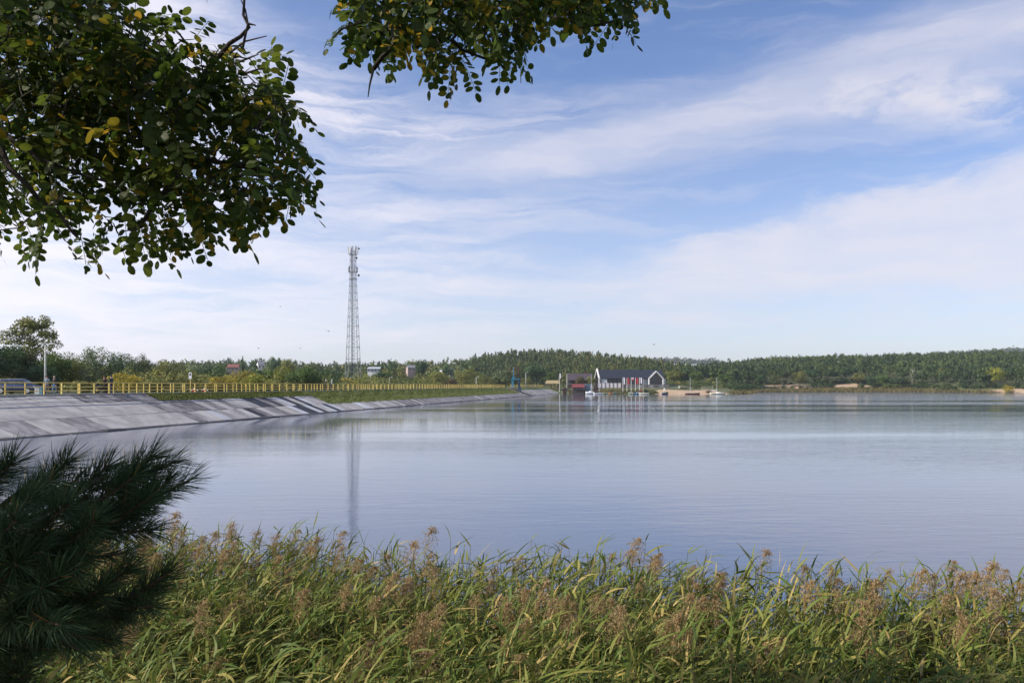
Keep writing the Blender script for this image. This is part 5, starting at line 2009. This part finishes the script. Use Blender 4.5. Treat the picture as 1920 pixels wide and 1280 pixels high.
# ------------------------------------------------------------------ pine at the lower left
m_needle = fmat('pine needles', [(0, (.03, .05, .024)), (.6, (.07, .115, .05)), (.9, (.125, .18, .075)), (.97, (.10, .10, .035)), (1, (.30, .15, .04))], .15, .6, .18, .25)
pine = empty('young_pine', (-1.82, 2.15, gz(-1.82, 2.15)), 0, 'bushy dark green young pine reaching in at the lower left corner', 'tree')
PB = Vector(pine.location)
MB().tube([Vector((0, 0, -.1)), Vector((.02, 0, 1.0)), Vector((0, .02, 1.9)), Vector((-.02, 0, 2.5))], [.06, .045, .03, .012], 9).build('trunk', m_bark, pine, smooth=True)
m_twig = pmat('pine twig bark', (.10, .06, .035), (.16, .10, .06), .9, 20)
rp = random.Random(3)


def shoot(path, nn, L=.085, spread=.75):
    """a twig with its coat of needles; path in world coordinates."""
    pts = np.array([tuple(p) for p in path])
    seg = np.linalg.norm(np.diff(pts, axis=0), axis=1)
    cum = np.concatenate([[0], np.cumsum(seg)])
    u = (RNG.random(nn) ** .8) * cum[-1]
    pos = np.stack([np.interp(u, cum, pts[:, i]) for i in range(3)], -1)
    i_ = np.clip(np.searchsorted(cum, u) - 1, 0, len(seg) - 1)
    d = unit(np.diff(pts, axis=0))[i_]
    tipn = np.clip((u / cum[-1] - .82) / .18, 0, 1)[:, None]
    sp = spread * (1 - .45 * tipn) * RNG.uniform(.7, 1.25, (nn, 1))
    rv = unit(np.cross(d, RNG.normal(size=(nn, 3))))
    nd = unit(d * np.cos(sp) + rv * np.sin(sp))
    ln = L * RNG.uniform(.7, 1.15, (nn, 1))
    tipp = pos + nd * ln + np.array([0, 0, -.006]) * RNG.random((nn, 1))
    mid = pos + nd * ln * .55 + rv * .003
    w_ = unit(np.cross(nd, RNG.normal(size=(nn, 3)))) * .00085
    V = np.stack([pos - w_, pos + w_, mid + w_, mid - w_, tipp], 1)
    b0 = np.arange(nn)[:, None] * 5
    F = np.concatenate([b0 + [0, 1, 2], b0 + [0, 2, 3], b0 + [3, 2, 4]], 0)
    tn = np.repeat(np.clip(RNG.beta(2, 2, nn) * .8 + np.where(RNG.random(nn) < .035, .5, 0), 0, 1), 5)
    me = np_mesh('shoot', V.reshape(-1, 3) - np.array(PB), F, m_needle, tone=tn)
    o = link('shoot', me, pine)
    MB().tube([Vector(p) - PB for p in path], [.006, .005, .003][:len(path)] if len(path) == 3 else .004, 5).build('twig', m_twig, o)
    return o


tips = [(25, 872, 1.95), (128, 872, 2.0), (205, 880, 2.1), (285, 862, 2.05), (255, 900, 2.0), (314, 912, 2.1), (282, 940, 2.0), (265, 962, 2.2), 
        (60, 940, 1.85), (130, 955, 1.8), (180, 985, 1.8), (30, 985, 1.75), (95, 1010, 1.8), (160, 1040, 1.8), (240, 1075, 1.9), (318, 1080, 2.0), (290, 1110, 2.1), 
        (40, 1060, 1.75), (110, 1090, 1.75), (190, 1110, 1.85), (60, 1130, 1.8), (120, 1140, 1.85), (30, 1170, 1.8), (10, 1230, 1.9), (70, 1225, 2.0),
        (-60, 900, 2.0), (-60, 1000, 1.9), (-70, 1100, 2.0), (-120, 960, 2.2), (-160, 860, 2.2), (-200, 1040, 2.2), (-140, 780, 2.3), (-230, 720, 2.3)]
for (px, py, Yp) in tips:
    T_ = at(px, py, Yp)
    zr_ = T_.z - .12 - .22 * abs(T_.x - PB.x) + rp.uniform(-.05, .05)
    A_ = Vector((PB.x + .02, PB.y, zr_))
    M_ = A_.lerp(T_, .55) + Vector((0, 0, -.05))
    if (T_ - A_).length > .3:
        MB().tube([A_ - PB, M_ - PB, A_.lerp(T_, .85) - PB], [.013, .009, .006], 6).build('branch', m_twig, pine)
    dirv_ = (T_ - M_).normalized()
    S_ = T_ - dirv_ * .19
    shoot([S_, S_.lerp(T_, .5) + Vector((0, 0, -.008)), T_ + Vector((0, 0, .012))], 420)
    for q in range(2):
        o_ = Vector((rp.uniform(-.10, .11), rp.uniform(-.13, .10), rp.uniform(-.09, .035)))
        B_ = S_ + dirv_ * rp.uniform(-.12, .05)
        E_ = B_ + (dirv_ * .13 + o_)
        shoot([B_, B_.lerp(E_, .5) + Vector((0, 0, -.006)), E_], 240, .08)

# ------------------------------------------------------------------ locust tree overhead
m_rob = fmat('locust leaflets', [(0, (.026, .048, .008)), (.55, (.058, .092, .013)), (.86, (.12, .145, .02)), (.94, (.24, .19, .02)), (1, (.40, .24, .025))], .55, .5, .3, .0)
m_limb = pmat('dark locust bark', (.022, .017, .013), (.05, .04, .032), .95, 14, 6, .6, 30, stretch=(1, 1, .4))
rob = empty('locust_tree', (-4.3, 1.2, gz(-4.3, 1.2)), 0, 'locust tree overhead, leafy branches hanging into the top left and top centre', 'tree')
RB = Vector(rob.location)


def leaf_np(seed, yellow=0.):
    """one compound leaf along +x: rachis and paired oval leaflets."""
    r = np.random.default_rng(seed)
    npair = int(r.integers(4, 8))
    L = .025 * npair + .03
    V, F, tn = [], [], []
    base_t = r.uniform(.1, .85)
    def pt(x):
        return np.array([x, 0, -.9 * x * x])
    rw = .0012
    for i in range(4):
        a, c = pt(L * i / 4), pt(L * (i + 1) / 4)
        b0 = len(V)
        V += [a + [0, -rw, 0], a + [0, rw, 0], c + [0, rw, 0], c + [0, -rw, 0]]
        F.append((b0, b0 + 1, b0 + 2, b0 + 3))
        tn += [.5] * 4
    spots_ = [(.03 + .025 * i + r.normal(0, .002), s_) for i in range(npair) for s_ in (-1, 1)] + [(L, 0)]
    for x, s_ in spots_:
        if r.random() < .05:
            continue
        p = pt(min(x, L))
        a = s_ * r.normal(1.25, .15) if s_ else r.normal(0, .1)
        ll = r.uniform(.034, .049) * (.85 if x < .05 else 1)
        lw = ll * r.uniform(.29, .36)
        tilt = r.normal(-.25, .35)
        roll = r.normal(0, .35)
        d = np.array([math.cos(a) * math.cos(tilt), math.sin(a) * math.cos(tilt), math.sin(tilt) - 1.2 * x * .5])
        d /= np.linalg.norm(d)
        sd = np.cross(d, [0, 0, 1.0])
        sd /= np.linalg.norm(sd)
        up = np.cross(sd, d)
        sd = sd * math.cos(roll) + up * math.sin(roll)
        b0 = len(V)
        q0 = p + d * .004
        for (u, w) in ((0, 0), (.14, .62), (.42, 1), (.74, .86), (.96, .30), (.96, -.30), (.74, -.86), (.42, -1), (.14, -.62)):
            V.append(q0 + d * u * ll + sd * w * lw + up * (.10 * abs(w) * lw))
        F.append(tuple(range(b0, b0 + 9)))
        t_ = 1 - .1 * r.random() if r.random() < yellow else np.clip(base_t + r.normal(0, .08), 0, .88)
        tn += [t_] * 9
    return V, F, tn


def leaf_mesh(seed, yellow):
    V, F, tn = leaf_np(seed, yellow)
    me = bpy.data.meshes.new('leaf')
    me.from_pydata([tuple(v) for v in V], [], F)
    a = me.attributes.new('tone', 'FLOAT', 'POINT')
    a.data.foreach_set('value', np.array(tn, dtype=np.float32))
    me.materials.append(m_rob)
    return me


LEAF_RAW = [leaf_np(600 + i, (0.0, .05, .1, .75 if i % 12 == 3 else .03)[i % 4]) for i in range(24)]
LEAF_ME = [leaf_mesh(600 + i, (0.0, .05, .1, .75 if i % 12 == 3 else .03)[i % 4]) for i in range(24)]

polyL = [(-30, -60), (205, -60), (222, 8), (268, 40), (330, 78), (395, 70), (440, 105), (480, 130), (508, 168), (550, 190), (575, 235), (568, 300), (588, 345), (608, 382), (585, 400), (520, 420), (505, 438), (440, 430), (380, 488), (330, 470), (255, 506), (200, 500), (120, 500), (95, 512), (40, 488), (90, 462), (62, 440), (30, 455), (0, 440), (-30, 430)]
polyC = [(618, -130), (625, 30), (665, 45), (690, 85), (668, 110), (690, 150), (740, 140), (800, 130), (835, 172), (885, 186), (900, 140), (975, 165), (995, 120), (1035, 115), (1080, 85), (1130, 105), (1150, 80), (1195, 88), (1195, 50), (1225, 20), (1240, -130)]
holes = [(398, 215, 36), (228, 340, 34), (200, 372, 30), (300, 375, 24), (110, 420, 26), (330, 60, 20)]


def inpoly(x, y, poly):
    c = False
    j_ = len(poly) - 1
    for i in range(len(poly)):
        xi, yi = poly[i]
        xj, yj = poly[j_]
        if (yi > y) != (yj > y) and x < (xj - xi) * (y - yi) / (yj - yi) + xi:
            c = not c
        j_ = i
    return c


# main limbs, thick end first
limbs = [
    [(-4.3, 1.2, 5.2), (-3.1, 2.9, 5.15), tuple(at(-40, 180, 3.3)), tuple(at(80, 205, 3.3)), tuple(at(200, 208, 3.25)), tuple(at(290, 262, 3.2)), tuple(at(345, 290, 3.15)), tuple(at(420, 305, 3.15)), tuple(at(500, 320, 3.1))],
    [tuple(at(200, 208, 3.25)), tuple(at(270, 165, 3.2)), tuple(at(370, 155, 3.15)), tuple(at(430, 85, 3.1)), tuple(at(465, 50, 3.1)), tuple(at(458, 0, 3.1))],
    [tuple(at(-40, 180, 3.3)), tuple(at(-20, 230, 3.0)), tuple(at(30, 265, 2.95)), tuple(at(75, 295, 2.9)), tuple(at(130, 325, 2.9)), tuple(at(200, 340, 2.9))],
    [tuple(at(-20, 230, 3.0)), tuple(at(5, 290, 2.9)), tuple(at(40, 340, 2.85)), tuple(at(110, 400, 2.9)), tuple(at(150, 450, 2.9))],
    [tuple(at(345, 290, 3.15)), tuple(at(330, 330, 3.1)), tuple(at(290, 380, 3.0)), tuple(at(260, 430, 3.0))],
    [(-4.3, 1.2, 6.6), (-2.9, 1.9, 7.2), (-1.5, 2.5, 7.0), (-.75, 3.1, 6.3), tuple(at(790, -40, 3.2)), tuple(at(755, 40, 3.15)), tuple(at(735, 85, 3.1)), tuple(at(700, 130, 3.1))],
    [(-.75, 3.1, 6.3), tuple(at(860, -30, 3.3)), tuple(at(866, 40, 3.3)), tuple(at(845, 80, 3.25)), tuple(at(905, 110, 3.2)), tuple(at(950, 130, 3.2))],
    [(-.75, 3.1, 6.3), tuple(at(960, -60, 3.2)), tuple(at(1030, 30, 3.15)), tuple(at(1090, 45, 3.1)), tuple(at(1150, 40, 3.1))],
    [(-4.3, 1.2, 5.8), (-3.4, 3.1, 6.2), (-2.6, 3.4, 6.1), tuple(at(60, 30, 3.5)), tuple(at(150, 40, 3.4))],
]
MB().tube([(0, 0, -.2), (.05, 0, 1.5), (-.05, .05, 3.2), (0, 0, 5.2), (.1, 0, 7.5)], [.24, .19, .16, .12, .04], 12).build('trunk', m_limb, rob, smooth=True)
nodes, wt = [], []
for li, lb in enumerate(limbs):
    pts = [Vector(p) for p in lb]
    # smooth and wobble
    dense = []
    for i in range(len(pts) - 1):
        a, c = pts[i], pts[i + 1]
        k_ = max(2, int((c - a).length / .07))
        for q in range(k_):
            dense.append(a.lerp(c, q / k_) + Vector((rp.gauss(0, .006), rp.gauss(0, .006), rp.gauss(0, .006))))
    dense.append(pts[-1])
    r0, r1 = (.045, .009) if li in (0, 5) else (.02, .004)
    MB().tube([p - RB for p in dense], [r0 + (r1 - r0) * (i / len(dense)) ** .6 for i in range(len(dense))], 7).build('limb', m_limb, rob, smooth=True)
    nodes += [tuple(p) for p in dense[len(dense) // 4:]]
leaves = []     # (position, in frame)
rl = random.Random(12)
while len(leaves) < 900:
    x, y = rl.uniform(-30, 615), rl.uniform(-60, 510)
    if not inpoly(x, y, polyL) or not (inpoly(x + 26, y + 54, polyL) or x < 0) or any((x - hx) ** 2 + (y - hy) ** 2 < hr * hr for hx, hy, hr in holes):
        continue
    if y > 280 and rl.random() < .35:
        continue
    leaves.append((at(x, y, rl.uniform(2.75, 3.75)), True, x))
nL = len(leaves)
while len(leaves) < nL + 380:
    x, y = rl.uniform(615, 1245), rl.uniform(-110, 190)
    if inpoly(x, y, polyC) and (y < -50 or inpoly(x + 12, y + 80, polyC)):
        leaves.append((at(x, y, rl.uniform(2.8, 3.6)), True, x))
# unseen rest of the crown, placed out of view for its shade
k_ = 0
while k_ < 1200:
    p = Vector((rl.gauss(-3.7, 1.4), rl.gauss(.6, 1.0), rl.gauss(6.6, 1.0)))
    if p.y > .3:
        px, py = 960 + FPX * p.x / p.y, HOR - FPX * (p.z - EYE) / p.y
        if -90 < px < 2000 and py > -90:
            continue
    if p.z < 4.6 or p.z > 9:
        continue
    leaves.append((p, False, 0))
    k_ += 1
# twigs: each leaf joins the nearest wood already there
ND = np.zeros((12000, 3))
ND[:len(nodes)] = np.array(nodes)
nn_ = len(nodes)
d0 = [float(np.min(np.linalg.norm(ND[:nn_] - np.array(p), axis=1))) for p, _, _ in leaves]
twig = MB()
order = np.argsort(d0)
placed = []
for i in order:
    p, inn, x = leaves[i]
    q = np.array(p)
    j_ = int(np.argmin(np.linalg.norm(ND[:nn_] - q, axis=1)))
    a = Vector(ND[j_])
    L_ = (p - a).length
    if L_ > .9:
        continue
    mid = a.lerp(p, .5) + Vector((rl.gauss(0, .02), rl.gauss(0, .02), rl.gauss(.01, .02))) * min(1, L_ * 4)
    if L_ > .015:
        twig.tube([a - RB, mid - RB, p - RB], [.0028 + L_ * .004, .0022 + L_ * .002, .0013], 4, cap=False)
    ND[nn_] = np.array(mid)
    ND[nn_ + 1] = q
    nn_ += 2
    out_ = (p - a)
    out_.z -= .35 * max(L_, .05) + .02
    out_ += Vector((rl.gauss(0, .5), rl.gauss(0, .5), rl.gauss(-.12, .35))) * max(L_, .08)
    placed.append((p, out_.normalized(), inn))
twb = link('twigs', twig.mesh('twigs', m_limb), rob)
twb['kind'] = 'stuff'
# bare dead twigs at the top of the left branch
mb = MB()
for seq in ([(455, 90), (465, 45), (460, 18), (452, 0)], [(430, 100), (460, 78), (500, 68)], [(465, 45), (480, 48)], [(352, 85), (335, 62), (325, 50)], [(338, 66), (322, 52), (308, 50)], [(440, 120), (470, 108), (485, 102)], [(455, 140), (485, 130), (500, 128)], [(430, 122), (445, 98)], [(680, 40), (640, 55), (624, 72)], [(700, 130), (693, 160), (690, 182)]):
    mb.tube([at(x, y, 3.1) - RB for x, y in seq], [.0055 - .0035 * i / (len(seq) - 1) for i in range(len(seq))], 5)
mb.build('dead_twigs', m_limb, rob)['kind'] = 'stuff'
pi_ = sorted([i for i, q in enumerate(placed) if q[2]], key=lambda i: placed[i][0].y)
part_ids = set(pi_[:300])
VV, FF4, TN = [], [], []
base_n = 0
bmv, bmf, bmt = [], [], []
for i, (p, d, inn) in enumerate(placed):
    xd = d
    zu = Vector((rl.gauss(0, .35), rl.gauss(0, .35), 1)).normalized()
    yd = zu.cross(xd).normalized()
    zd = xd.cross(yd)
    M = Matrix((xd, yd, zd)).transposed()
    sc_ = rl.uniform(.8, 1.15) if inn else 1.5
    li = rl.randrange(24)
    if i in part_ids:
        o = link('leaf', LEAF_ME[li], rob)
        o.matrix_parent_inverse = Matrix.Identity(4)
        o.matrix_local = Matrix.Translation(p - RB) @ (M * sc_).to_4x4()
    else:
        V, F, tn = LEAF_RAW[li]
        A_ = np.array(V) * sc_ @ np.array(M.transposed()) + np.array(p - RB)
        b0 = len(bmv)
        bmv += [tuple(v) for v in A_]
        bmf += [tuple(b0 + q for q in f_) for f_ in F]
        bmt += tn
me = bpy.data.meshes.new('leaves')
me.from_pydata(bmv, [], bmf)
a_ = me.attributes.new('tone', 'FLOAT', 'POINT')
a_.data.foreach_set('value', np.array(bmt, dtype=np.float32))
me.materials.append(m_rob)
lo_ = link('leaves', me, rob)
lo_['kind'] = 'stuff'
